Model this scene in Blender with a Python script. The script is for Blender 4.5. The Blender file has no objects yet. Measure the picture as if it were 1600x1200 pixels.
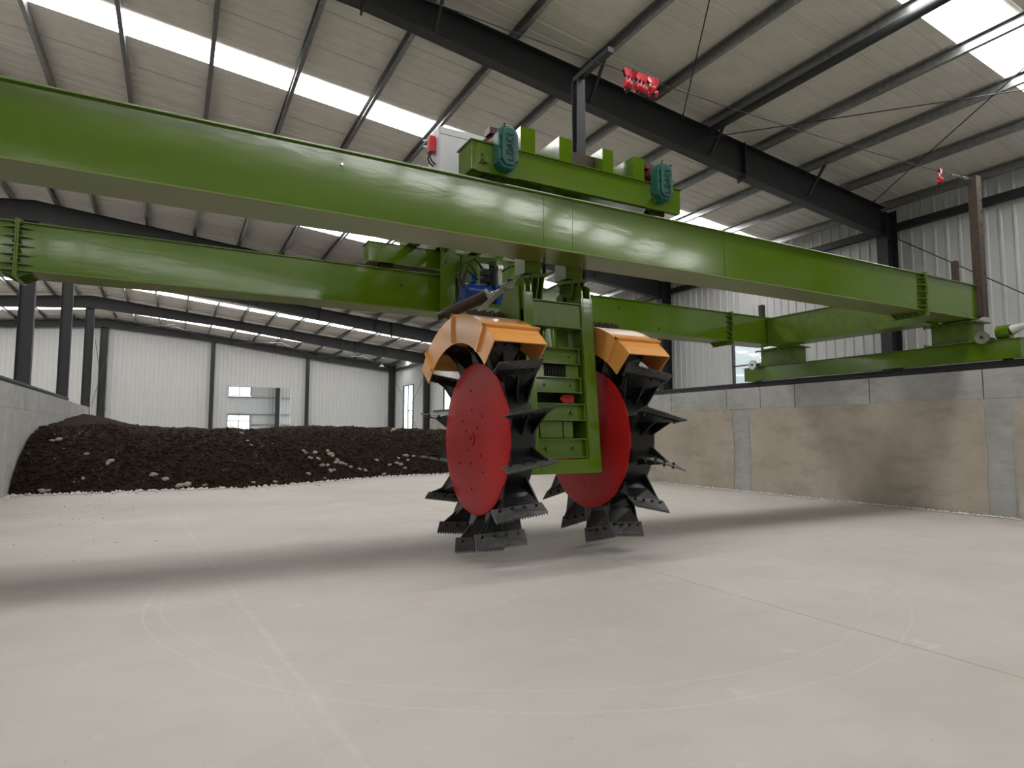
import bpy, bmesh, math, random
from mathutils import Vector, Matrix, noise

S = bpy.context.scene
COL = S.collection
R = math.radians

# ------------------------------------------------------------------ camera
yaw, pitch, roll, FPX = R(28.35), R(4.52), R(.03), 973.43
fw = Vector((math.sin(yaw)*math.cos(pitch), math.cos(yaw)*math.cos(pitch), math.sin(pitch)))
rt = Vector((math.cos(yaw), -math.sin(yaw), 0))
up = rt.cross(fw)
r2 = math.cos(roll)*rt + math.sin(roll)*up
u2 = -math.sin(roll)*rt + math.cos(roll)*up
cd = bpy.data.cameras.new('camera'); cam = bpy.data.objects.new('camera', cd); COL.objects.link(cam)
cd.sensor_fit = 'HORIZONTAL'; cd.sensor_width = 36; cd.lens = FPX/1600*36
cd.clip_start = .05; cd.clip_end = 500
m = Matrix((r2, u2, -fw)).transposed().to_4x4(); m.translation = (0, 0, 1.6)
cam.matrix_world = m
S.camera = cam

# ------------------------------------------------------------------ sky, exposure
W = bpy.data.worlds.new('overcast_sky'); S.world = W; W.use_nodes = True
bg = W.node_tree.nodes['Background']; bg.inputs[0].default_value = (.93, .97, 1, 1); bg.inputs[1].default_value = 4.0
SKYLIGHT_STRENGTH = 12.6
S.view_settings.view_transform = 'Standard'; S.view_settings.look = 'None'
S.view_settings.exposure = 0.0; S.view_settings.gamma = 1.0
S.view_settings.use_curve_mapping = False
S.cycles.use_denoising = True
S.cycles.max_bounces = 10; S.cycles.diffuse_bounces = 6
S.cycles.sample_clamp_indirect = 8

# ------------------------------------------------------------------ helpers
WL = {}                                   # world location of every object
def wl(o): return WL.get(o.name, Vector((0, 0, 0))) if o else Vector((0, 0, 0))
def tag(o, label=None, cat=None, group=None, kind=None):
    if label: o['label'] = label
    if cat: o['category'] = cat
    if group: o['group'] = group
    if kind: o['kind'] = kind
    return o
def empty(name, loc, label=None, cat=None, group=None, kind=None, parent=None):
    o = bpy.data.objects.new(name, None); COL.objects.link(o); loc = Vector(loc)
    if parent: o.parent = parent
    o.location = loc - wl(parent); o.empty_display_size = .2; WL[o.name] = loc
    return tag(o, label, cat, group, kind)

class MB:
    def __init__(s, xf=None): s.v = []; s.f = []; s.sm = []; s.xf = xf
    def add(s, vs, fs, smooth=False):
        n = len(s.v)
        s.v += [Vector(p) for p in vs]
        s.f += [tuple(i+n for i in f) for f in fs]; s.sm += [smooth]*len(fs)
        return s
    def box(s, x0, x1, y0, y1, z0, z1):
        if x0 > x1: x0, x1 = x1, x0
        if y0 > y1: y0, y1 = y1, y0
        if z0 > z1: z0, z1 = z1, z0
        return s.add([(x0,y0,z0),(x1,y0,z0),(x1,y1,z0),(x0,y1,z0),(x0,y0,z1),(x1,y0,z1),(x1,y1,z1),(x0,y1,z1)],
              [(0,3,2,1),(4,5,6,7),(0,1,5,4),(1,2,6,5),(2,3,7,6),(3,0,4,7)])
    def prism(s, poly, axis, a, b):
        """poly: list of 2D points; axis 'X' -> (y,z), 'Y' -> (x,z), 'Z' -> (x,y)"""
        n = len(poly)
        def P(p, t): return {'X': (t,p[0],p[1]), 'Y': (p[0],t,p[1]), 'Z': (p[0],p[1],t)}[axis]
        area = sum(poly[i][0]*poly[(i+1)%n][1]-poly[(i+1)%n][0]*poly[i][1] for i in range(n))
        q = list(poly)
        flip = (area < 0) != (axis == 'Y')
        if flip: q.reverse()
        if a > b: a, b = b, a
        return s.add([P(p,a) for p in q]+[P(p,b) for p in q],
              [tuple(range(n-1,-1,-1)), tuple(range(n,2*n))]+[(i,(i+1)%n,n+(i+1)%n,n+i) for i in range(n)])
    def bar(s, p, q, w, h=None, upv=(0,0,1)):
        p, q = Vector(p), Vector(q); h = h or w; d = (q-p).normalized()
        a = d.cross(Vector(upv))
        if a.length < 1e-4: a = d.cross(Vector((0,1,0)))
        a.normalize(); b = a.cross(d).normalized(); a *= w/2; b *= h/2
        return s.add([p-a-b,p+a-b,p+a+b,p-a+b,q-a-b,q+a-b,q+a+b,q-a+b],
              [(0,1,2,3),(7,6,5,4),(0,4,5,1),(1,5,6,2),(2,6,7,3),(3,7,4,0)])
    def cyl(s, p, q, r, r2=None, n=16, caps=True):
        p, q = Vector(p), Vector(q); r2 = r if r2 is None else r2; d = (q-p).normalized()
        a = d.orthogonal().normalized(); b = d.cross(a)
        vs = []
        for c, rr in ((p, r), (q, r2)):
            vs += [c+rr*(math.cos(t)*a+math.sin(t)*b) for t in (2*math.pi*i/n for i in range(n))]
        s.add(vs, [(i,(i+1)%n,n+(i+1)%n,n+i) for i in range(n)], True)
        if caps:
            k = len(s.v)-2*n
            s.f += [tuple(k+i for i in range(n-1,-1,-1)), tuple(k+n+i for i in range(n))]; s.sm += [False, False]
        return s
    def tube(s, pts, r, n=8):
        pts = [Vector(p) for p in pts]; vs = []; fs = []
        a = None
        for i, p in enumerate(pts):
            d = (pts[min(i+1,len(pts)-1)]-pts[max(i-1,0)]).normalized()
            if a is None: a = d.orthogonal().normalized()
            a = (a-d*a.dot(d)).normalized(); b = d.cross(a)
            vs += [p+r*(math.cos(t)*a+math.sin(t)*b) for t in (2*math.pi*k/n for k in range(n))]
            if i:
                o = (i-1)*n
                fs += [(o+k,o+(k+1)%n,o+n+(k+1)%n,o+n+k) for k in range(n)]
        L = len(vs)-n
        fs += [tuple(range(n-1,-1,-1)), tuple(L+k for k in range(n))]
        return s.add(vs, fs, True)
    def lathe(s, prof, c, axis='X', n=48):
        """prof: list of (r, t) around axis through c"""
        vs = []; fs = []
        for r, t in prof:
            for k in range(n):
                a = 2*math.pi*k/n; ca, sa = r*math.cos(a), r*math.sin(a)
                vs.append({'X': (c[0]+t, c[1]+ca, c[2]+sa), 'Y': (c[0]+sa, c[1]+t, c[2]+ca), 'Z': (c[0]+ca, c[1]+sa, c[2]+t)}[axis])
        for i in range(len(prof)-1):
            for k in range(n):
                o = i*n; fs.append((o+k, o+n+k, o+n+(k+1)%n, o+(k+1)%n))
        fs.append(tuple(range(n))); L = (len(prof)-1)*n; fs.append(tuple(L+k for k in range(n-1,-1,-1)))
        return s.add(vs, fs, True)
    def build(s, name, mat, parent=None, label=None, cat=None, group=None, kind=None, bev=0, local=False, origin=None, fix=False):
        v = [s.xf(p) for p in s.v] if s.xf else s.v
        lo = Vector((min(p[i] for p in v) for i in range(3))); hi = Vector((max(p[i] for p in v) for i in range(3)))
        c = Vector(((lo[0]+hi[0])/2, (lo[1]+hi[1])/2, lo[2]))
        if local: c = Vector((0,0,0))
        if origin is not None: c = Vector(origin)
        me = bpy.data.meshes.new(name); me.from_pydata([p-c for p in v], [], s.f)
        me.polygons.foreach_set('use_smooth', s.sm)
        if fix:
            b = bmesh.new(); b.from_mesh(me); bmesh.ops.recalc_face_normals(b, faces=b.faces); b.to_mesh(me); b.free()
        me.update()
        if any(s.sm):
            try: me.set_sharp_from_angle(angle=R(40))
            except Exception: pass
        me.materials.append(mat)
        o = bpy.data.objects.new(name, me); COL.objects.link(o)
        if parent: o.parent = parent
        if local: o.location = (0,0,0); WL[o.name] = wl(parent).copy()
        else: o.location = c - wl(parent); WL[o.name] = c
        if bev:
            md = o.modifiers.new('bevel', 'BEVEL'); md.width = bev; md.segments = 2; md.limit_method = 'ANGLE'; md.angle_limit = R(40)
        return tag(o, label, cat, group, kind)
def inst(src, loc, parent, rot=None, name=None):
    """copy of a mesh object at a world location, sharing its mesh"""
    o = src.copy(); COL.objects.link(o); o.parent = parent
    o.location = Vector(loc)-wl(parent); WL[o.name] = Vector(loc)
    if rot is not None: o.rotation_euler = rot
    return o
def B(x0,x1,y0,y1,z0,z1): return MB().box(x0,x1,y0,y1,z0,z1)

# ------------------------------------------------------------------ materials
def mat(name, col, rough=.5, metal=0., noise_amt=0., noise_scale=6., bump=0., bump_scale=40., stretch=(1,1,1), rough_var=0., coat=0., col2=None, spec=.5):
    m = bpy.data.materials.new(name); m.use_nodes = True
    nt = m.node_tree; N = nt.nodes; L = nt.links; p = N['Principled BSDF']
    p.inputs['Base Color'].default_value = (*col, 1); p.inputs['Roughness'].default_value = rough
    p.inputs['Metallic'].default_value = metal; p.inputs['Specular IOR Level'].default_value = spec
    if coat: p.inputs['Coat Weight'].default_value = coat; p.inputs['Coat Roughness'].default_value = .15
    if noise_amt or bump or rough_var:
        tc = N.new('ShaderNodeTexCoord'); mp = N.new('ShaderNodeMapping'); mp.inputs['Scale'].default_value = stretch
        L.new(tc.outputs['Object'], mp.inputs['Vector'])
        if noise_amt or rough_var:
            nz = N.new('ShaderNodeTexNoise'); nz.inputs['Scale'].default_value = noise_scale; nz.inputs['Detail'].default_value = 6
            nz.inputs['Roughness'].default_value = .62
            L.new(mp.outputs[0], nz.inputs['Vector'])
        if noise_amt:
            mx = N.new('ShaderNodeMix'); mx.data_type = 'RGBA'
            c2 = col2 or tuple(c*(1-noise_amt) for c in col)
            rp = N.new('ShaderNodeValToRGB'); rp.color_ramp.elements[0].position = .35; rp.color_ramp.elements[1].position = .68
            L.new(nz.outputs[0], rp.inputs[0]); L.new(rp.outputs[0], mx.inputs['Factor'])
            mx.inputs['A'].default_value = (*c2, 1); mx.inputs['B'].default_value = (*col, 1)
            L.new(mx.outputs['Result'], p.inputs['Base Color'])
        if rough_var:
            mr = N.new('ShaderNodeMapRange'); mr.inputs['To Min'].default_value = rough-rough_var; mr.inputs['To Max'].default_value = rough+rough_var
            L.new(nz.outputs[0], mr.inputs['Value']); L.new(mr.outputs[0], p.inputs['Roughness'])
        if bump:
            nb = N.new('ShaderNodeTexNoise'); nb.inputs['Scale'].default_value = bump_scale; nb.inputs['Detail'].default_value = 4
            L.new(mp.outputs[0], nb.inputs['Vector'])
            bp = N.new('ShaderNodeBump'); bp.inputs['Strength'].default_value = bump; bp.inputs['Distance'].default_value = .02
            L.new(nb.outputs[0], bp.inputs['Height']); L.new(bp.outputs[0], p.inputs['Normal'])
    return m

M = {}
M['green'] = mat('green_gloss_paint', (.082,.158,.0035), .1, noise_amt=.14, noise_scale=2.2, stretch=(.25,1,1), rough_var=.07, bump=.05, bump_scale=9, spec=.5, coat=.5)
M['green_rusty'] = mat('green_paint_rust_patches', (.1,.17,.010), .3, noise_amt=.6, noise_scale=1.3, stretch=(.5,1,1), col2=(.13,.12,.035))
M['green_dirty'] = mat('green_paint_dusty', (.1,.17,.010), .32, noise_amt=.35, noise_scale=5, rough_var=.1)
M['roof'] = mat('roof_sheet_underside', (.68,.65,.60), .45, noise_amt=.1, noise_scale=3)
M['siding'] = mat('pale_siding', (.565,.57,.57), .46, noise_amt=.06, noise_scale=1.5)
M['galv'] = mat('galvanised_steel', (.36,.37,.37), .38, metal=.75, noise_amt=.35, noise_scale=9, rough_var=.1)
M['steel'] = mat('dark_grey_steel_paint', (.021,.023,.027), .48, noise_amt=.2, noise_scale=4)
M['black'] = mat('black_paint', (.0085,.009,.0095), .36, noise_amt=.4, noise_scale=8, rough_var=.1)
M['cutter'] = mat('worn_cutter_steel', (.11,.11,.112), .42, metal=.3, noise_amt=.55, noise_scale=12, rough_var=.1)
M['red'] = mat('red_paint', (.40,.011,.012), .38, noise_amt=.16, noise_scale=2.5, rough_var=.08, spec=.28)
M['redclip'] = mat('red_plastic', (.55,.02,.04), .3)
M['yellow'] = mat('orange_yellow_paint', (.72,.31,.07), .34, noise_amt=.14, noise_scale=2, rough_var=.06, coat=.8)
M['teal'] = mat('teal_gearbox_paint', (.010,.10,.078), .36, noise_amt=.25, noise_scale=10)
M['blue'] = mat('blue_tank_paint', (.006,.05,.28), .3, noise_amt=.2, noise_scale=5)
M['maroon'] = mat('maroon_motor_paint', (.085,.012,.012), .4, noise_amt=.3)
M['rust'] = mat('rusty_steel', (.085,.046,.026), .75, noise_amt=.8, noise_scale=9, col2=(.04,.037,.034), bump=.25, bump_scale=60)
M['silver'] = mat('machined_steel', (.68,.68,.68), .25, metal=1.)
M['cabinet'] = mat('cabinet_grey', (.56,.57,.6), .38, noise_amt=.05)
M['rubber'] = mat('black_rubber', (.008,.008,.008), .45)
M['whitebar'] = mat('pale_flat_bar', (.55,.54,.51), .45, noise_amt=.2)
M['brown'] = mat('brown_primer_plate', (.05,.022,.014), .6, noise_amt=.4)
M['shade_and_letter'] = mat('recess_shade_and_lettering', (.01,.012,.008), .7)  # near-black: shade painted into the frame recesses, also the gearbox lettering
M['lump'] = mat('pale_lump', (.42,.35,.28), .85, noise_amt=.5, noise_scale=14, bump=.4, bump_scale=50)
M['crumb'] = mat('white_crumbs', (.66,.63,.59), .9, noise_amt=.25, noise_scale=3)
M['rope'] = mat('straw_rope', (.32,.24,.13), .85, noise_amt=.3, noise_scale=30)
M['yard'] = mat('yard_concrete', (.3,.29,.26), .9, noise_amt=.2, noise_scale=.8)
M['leaf'] = mat('dry_bush', (.09,.1,.05), .8, noise_amt=.4, noise_scale=5)
M['alu'] = mat('dark_window_frame', (.02,.022,.025), .4)

def m_glass():
    m = bpy.data.materials.new('window_glass'); m.use_nodes = True; nt = m.node_tree; nt.nodes.clear()
    o = nt.nodes.new('ShaderNodeOutputMaterial'); t = nt.nodes.new('ShaderNodeBsdfTransparent'); g = nt.nodes.new('ShaderNodeBsdfGlossy')
    g.inputs['Roughness'].default_value = .02; t.inputs[0].default_value = (.86,.9,.9,1)
    mx = nt.nodes.new('ShaderNodeMixShader'); mx.inputs[0].default_value = .1
    nt.links.new(t.outputs[0], mx.inputs[1]); nt.links.new(g.outputs[0], mx.inputs[2]); nt.links.new(mx.outputs[0], o.inputs[0]); return m
M['glass'] = m_glass()
def m_sky():
    m = bpy.data.materials.new('daylit_skylight_sheet'); m.use_nodes = True; nt = m.node_tree; nt.nodes.clear()
    o = nt.nodes.new('ShaderNodeOutputMaterial'); e = nt.nodes.new('ShaderNodeEmission')
    e.inputs[0].default_value = (1,.985,.95,1); e.inputs[1].default_value = SKYLIGHT_STRENGTH
    nt.links.new(e.outputs[0], o.inputs[0]); return m
M['skylight'] = m_sky()

def m_floor():
    m = bpy.data.materials.new('pale_concrete_floor'); m.use_nodes = True; nt = m.node_tree; N = nt.nodes; L = nt.links; p = N['Principled BSDF']
    p.inputs['Roughness'].default_value = .62; p.inputs['Specular IOR Level'].default_value = .35
    g = N.new('ShaderNodeNewGeometry')
    def nz(scale, det=6, st=(1,1,1), rough=.6):
        mp = N.new('ShaderNodeMapping'); mp.inputs['Scale'].default_value = st; L.new(g.outputs['Position'], mp.inputs[0])
        n = N.new('ShaderNodeTexNoise'); n.inputs['Scale'].default_value = scale; n.inputs['Detail'].default_value = det; n.inputs['Roughness'].default_value = rough
        L.new(mp.outputs[0], n.inputs['Vector']); return n.outputs[0]
    def ramp(v, a, b):
        r = N.new('ShaderNodeMapRange'); r.inputs['From Min'].default_value = a; r.inputs['From Max'].default_value = b; L.new(v, r.inputs['Value']); return r.outputs[0]
    def mixc(f, a, b):
        x = N.new('ShaderNodeMix'); x.data_type = 'RGBA'; L.new(f, x.inputs['Factor'])
        for s_, c in (('A', a), ('B', b)):
            if isinstance(c, tuple): x.inputs[s_].default_value = (*c, 1)
            else: L.new(c, x.inputs[s_])
        return x.outputs['Result']
    def math_(op, a, b=None, clamp=False):
        x = N.new('ShaderNodeMath'); x.operation = op; x.use_clamp = clamp
        for i, v in enumerate((a, b)):
            if v is None: continue
            if isinstance(v, (int, float)): x.inputs[i].default_value = v
            else: L.new(v, x.inputs[i])
        return x.outputs[0]
    c = mixc(ramp(nz(.35, 5), .35, .68), (.42,.392,.365), (.49,.463,.436))
    c = mixc(math_('MULTIPLY', ramp(nz(1.1, 8, (1,2.2,1)), .52, .75), .5), c, (.39,.35,.305))
    c = mixc(math_('MULTIPLY', ramp(nz(2.3, 8), .63, .72), .35), c, (.62,.6,.57))
    sep = N.new('ShaderNodeSeparateXYZ'); L.new(g.outputs['Position'], sep.inputs[0])
    wob = math_('MULTIPLY', math_('SUBTRACT', nz(.9, 2), .5), .10)
    def ring(cx, cy, r, w, k):
        dx = math_('SUBTRACT', sep.outputs[0], cx); dy = math_('SUBTRACT', sep.outputs[1], cy)
        d = math_('SQRT', math_('ADD', math_('MULTIPLY', dx, dx), math_('MULTIPLY', dy, dy)))
        e = math_('ABSOLUTE', math_('SUBTRACT', math_('ADD', d, wob), r))
        f = math_('SUBTRACT', 1.0, math_('DIVIDE', e, w), True)
        return math_('MULTIPLY', f, math_('MULTIPLY', ramp(nz(14, 3), .3, .6), k))
    def line(x0, y0, x1, y1, w, k):
        dx, dy = x1-x0, y1-y0; l = math.hypot(dx, dy); nx, ny = -dy/l, dx/l
        e = math_('ADD', math_('MULTIPLY', sep.outputs[0], nx), math_('MULTIPLY', sep.outputs[1], ny))
        e = math_('ABSOLUTE', math_('SUBTRACT', math_('ADD', e, wob), nx*x0+ny*y0))
        f = math_('SUBTRACT', 1.0, math_('DIVIDE', e, w), True)
        lim = math_('LESS_THAN', sep.outputs[1], 15)
        return math_('MULTIPLY', math_('MULTIPLY', f, lim), math_('MULTIPLY', ramp(nz(9, 3), .35, .6), k))
    for f in (ring(3.75, 6.65, 3.93, .018, .24), ring(3.73, 6.85, 3.79, .018, .2), line(.10, 14, .84, 3.4, .04, .22), line(-.02,14,.70,3.4,.015,.16)):
        c = mixc(f, c, (.68,.66,.63))
    sp = math_('MULTIPLY', ramp(nz(26, 2), .735, .76), .8)
    c = mixc(sp, c, (.2,.17,.14))
    L.new(c, p.inputs['Base Color'])
    b = N.new('ShaderNodeBump'); b.inputs['Strength'].default_value = .12; b.inputs['Distance'].default_value = .01
    L.new(nz(30, 6), b.inputs['Height']); L.new(b.outputs[0], p.inputs['Normal'])
    rr = N.new('ShaderNodeMapRange'); rr.inputs['To Min'].default_value = .5; rr.inputs['To Max'].default_value = .75; L.new(nz(1.3), rr.inputs['Value']); L.new(rr.outputs[0], p.inputs['Roughness'])
    return m
M['floor'] = m_floor()
def m_wall(name, a, b, c3, sc=1.2):
    m = bpy.data.materials.new(name); m.use_nodes = True; nt = m.node_tree; N = nt.nodes; L = nt.links; p = N['Principled BSDF']
    p.inputs['Roughness'].default_value = .85; p.inputs['Specular IOR Level'].default_value = .25
    g = N.new('ShaderNodeNewGeometry')
    cur = None
    def nz(s, det, st):
        mp = N.new('ShaderNodeMapping'); mp.inputs['Scale'].default_value = st; L.new(g.outputs['Position'], mp.inputs[0])
        n = N.new('ShaderNodeTexNoise'); n.inputs['Scale'].default_value = s; n.inputs['Detail'].default_value = det; n.inputs['Roughness'].default_value = .65
        L.new(mp.outputs[0], n.inputs['Vector']); return n.outputs[0]
    def mix(v, lo, hi, A, Bc, k=1):
        r = N.new('ShaderNodeMapRange'); r.inputs['From Min'].default_value = lo; r.inputs['From Max'].default_value = hi; r.inputs['To Max'].default_value = k; L.new(v, r.inputs['Value'])
        x = N.new('ShaderNodeMix'); x.data_type = 'RGBA'; L.new(r.outputs[0], x.inputs['Factor'])
        if isinstance(A, tuple): x.inputs['A'].default_value = (*A, 1)
        else: L.new(A, x.inputs['A'])
        x.inputs['B'].default_value = (*Bc, 1); return x.outputs['Result']
    c = mix(nz(sc, 6, (1,1,1)), .35, .65, a, b)
    c = mix(nz(sc*1.4, 8, (1,1,2.5)), .5, .78, c, c3, .7)
    c = mix(nz(sc*18, 3, (1,1,1)), .68, .74, c, tuple(v*.4 for v in a), .5)
    L.new(c, p.inputs['Base Color'])
    bp = N.new('ShaderNodeBump'); bp.inputs['Strength'].default_value = .3; bp.inputs['Distance'].default_value = .02
    L.new(nz(14, 6, (1,1,3)), bp.inputs['Height']); L.new(bp.outputs[0], p.inputs['Normal']); return m
M['cap'] = m_wall('grey_cast_concrete', (.33,.33,.32), (.43,.43,.42), (.25,.24,.22))
M['plaster'] = m_wall('beige_plaster', (.36,.315,.265), (.44,.395,.34), (.25,.215,.175), .7)
M['pier'] = m_wall('blue_grey_concrete', (.31,.315,.305), (.38,.385,.375), (.26,.24,.2), 2)
M['leftwall'] = m_wall('streaked_grey_concrete', (.37,.37,.355), (.47,.47,.46), (.3,.29,.26))
def m_compost():
    m = bpy.data.materials.new('dark_compost'); m.use_nodes = True; nt = m.node_tree; N = nt.nodes; L = nt.links; p = N['Principled BSDF']
    p.inputs['Roughness'].default_value = .95; p.inputs['Specular IOR Level'].default_value = .15
    g = N.new('ShaderNodeNewGeometry')
    n = N.new('ShaderNodeTexNoise'); n.inputs['Scale'].default_value = 5; n.inputs['Detail'].default_value = 10; n.inputs['Roughness'].default_value = .75; L.new(g.outputs['Position'], n.inputs['Vector'])
    r = N.new('ShaderNodeValToRGB'); e = r.color_ramp.elements; e[0].position = .3; e[0].color = (.006,.004,.003,1); e[1].position = .72; e[1].color = (.040,.023,.015,1)
    L.new(n.outputs[0], r.inputs[0])
    n2 = N.new('ShaderNodeTexNoise'); n2.inputs['Scale'].default_value = 22; n2.inputs['Detail'].default_value = 3; L.new(g.outputs['Position'], n2.inputs['Vector'])
    mr = N.new('ShaderNodeMapRange'); mr.inputs['From Min'].default_value = .70; mr.inputs['From Max'].default_value = .76; mr.inputs['To Max'].default_value = .6; L.new(n2.outputs[0], mr.inputs['Value'])
    x = N.new('ShaderNodeMix'); x.data_type = 'RGBA'; L.new(mr.outputs[0], x.inputs['Factor']); L.new(r.outputs[0], x.inputs['A']); x.inputs['B'].default_value = (.22,.17,.12,1)
    L.new(x.outputs['Result'], p.inputs['Base Color'])
    b = N.new('ShaderNodeBump'); b.inputs['Strength'].default_value = .8; b.inputs['Distance'].default_value = .06
    L.new(n.outputs[0], b.inputs['Height']); L.new(b.outputs[0], p.inputs['Normal']); return m
M['compost'] = m_compost()

# ------------------------------------------------------------------ layout constants
Y_T = 36.6                                 # far end of the trough walls
XR, XL, HW = 13.96, -3.73, 2.86           # inner faces of the trough walls, wall height
RIDGE, EAVE_R, EAVE_L = -4.83, 17.48, -27.14
Y_BACK, Y_END = -17.5, 54.9
FR = [9.90+8.947*k for k in range(-3, 6)]  # portal frame positions
def zr(x): return 10.28-.105*abs(x-RIDGE)   # roof underside
def zt(x): return zr(x)-.23                # rafter top
random.seed(4)

# ------------------------------------------------------------------ floor and ground
fl = empty('floor', (4.9, 10, 0), kind='structure')
B(XL-.3, 4.955, Y_BACK, Y_END, -.15, 0).build('floor_slab', M['floor'], fl)
B(4.963, EAVE_R+.1, Y_BACK, Y_END, -.15, 0).build('floor_slab', M['floor'], fl)
B(EAVE_L-.2, XL-.3, Y_BACK, Y_END, -.15, 0).build('floor_slab', M['floor'], fl)
B(-120, 140, -100, 220, -.3, -.16).build('ground', M['yard'], kind='structure')

# ------------------------------------------------------------------ sheet profiles
def prof(w, h=.024, pitch=.30):
    n = max(1, round(w/pitch)); c = w/n; pts = []
    for i in range(n):
        a = i*c
        pts += [(a, 0), (a+c*.70, 0), (a+c*.78, h), (a+c*.92, h)]
    pts.append((w, 0)); return pts

# ------------------------------------------------------------------ roof
ce = empty('ceiling', (RIDGE, 16, zr(RIDGE)), kind='structure')
def roof_sheet(w, side):
    m_ = MB(); pp = prof(w, .014); pp[-1] = (pp[-1][0]+.03, .003); x0, x1 = (RIDGE, EAVE_R+.15) if side > 0 else (RIDGE, EAVE_L-.15)
    vs = [(x0, y, zr(x0)+h) for y, h in pp]+[(x1, y, zr(x1)+h) for y, h in pp]; n = len(pp)
    vs += [(x, y, z+.004) for x, y, z in vs]
    fs = []
    for i in range(n-1):
        q = (i, i+1, n+i+1, n+i); q2 = tuple(2*n+k for k in reversed(q))
        fs += [q, q2] if side > 0 else [tuple(reversed(q)), tuple(reversed(q2))]
    return m_.add(vs, fs)
centres = [5.095+9.223*k for k in range(-2, 6)]
SKW = .9
proto = {}
def put_roof(kind, y, w):
    for side in (1, -1):
        key = (kind, round(w,3), side)
        if key not in proto:
            o = roof_sheet(w, side); o.v = [Vector((p.x, p.y, p.z)) for p in o.v]
            proto[key] = o.build('roof_panel' if kind == 'roof' else 'skylight_sheet', M[kind], ce, origin=(RIDGE, 0, zr(RIDGE)))
            proto[key].location = Vector((RIDGE, y, zr(RIDGE)))-wl(ce); WL[proto[key].name] = Vector((RIDGE, y, zr(RIDGE)))
        else: inst(proto[key], (RIDGE, y, zr(RIDGE)), ce)
edges = [Y_BACK-.1]+[v for c in centres for v in (c-SKW/2, c+SKW/2)]+[Y_END+.45]
for i in range(0, len(edges), 2):
    a, b = edges[i], edges[i+1]; n = max(1, round((b-a)/1.19)); w = (b-a)/n
    for k in range(n): put_roof('roof', a+k*w, w)
for c in centres: put_roof('skylight', c-SKW/2, SKW)
# purlins: lipped channels along the hall
PX = [-2.875+1.657*k for k in range(12)]+[17.09]
def purlin(x, name='purlin', flip=1):
    z = zr(x); h, w, t = .23, .085*flip, .008*flip; tt = .008
    poly = [(x, z-.002), (x+w, z-.002), (x+w, z-.025), (x+w-t, z-.025), (x+w-t, z-tt), (x+t, z-tt), (x+t, z-h+tt), (x+w-t, z-h+tt), (x+w-t, z-h+.025), (x+w, z-h+.025), (x+w, z-h), (x, z-h)]
    MB().prism(poly, 'Y', Y_BACK, Y_END-.02).build(name, M['galv'], ce)
for x in PX: purlin(x, flip=-1); purlin(2*RIDGE-x, flip=1)
purlin(RIDGE+.62); purlin(RIDGE-.62, flip=-1)
# long round strut under one purlin in the nearest bay
MB().cyl((10.33, Y_BACK+.1, zr(10.33)-.31), (10.33, FR[3]-.14, zr(10.33)-.31), .08, n=20).build('strut_pipe', M['steel'], ce)

# ------------------------------------------------------------------ portal frames
names_fr = ['dark grey steel portal frame behind the camera at the hall front', 'dark grey steel portal frame second from the hall front behind the camera', 'dark grey steel portal frame just above the camera',
  'nearest dark steel portal frame in view, its tapered rafter crossing the upper right', 'second dark steel portal frame in view, behind the far green girder', 'third dark steel portal frame in view, seen above the far girder at left',
  'fourth dark steel portal frame in view, mostly hidden behind the machine', 'last but one dark steel portal frame, standing over the compost pile', 'dark steel end frame set against the white far wall']
def i_section(mb, y, x0, x1, zt0, zt1, zb0, zb1, fw_=.25, tf=.02, tw=.014):
    """I beam in the XZ plane at depth y between x0 and x1"""
    for (a0, a1) in ((zt0, zt1), (zb0+tf, zb1+tf)):
        mb.prism([(x0, a0-tf), (x1, a1-tf), (x1, a1), (x0, a0)], 'Y', y-fw_/2, y+fw_/2)
    mb.prism([(x0, zb0+tf), (x1, zb1+tf), (x1, zt1-tf), (x0, zt0-tf)], 'Y', y-tw/2, y+tw/2)
dep = [(RIDGE, .76), (2.5, .55), (11.45, .78), (16.88, .80)]
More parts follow.
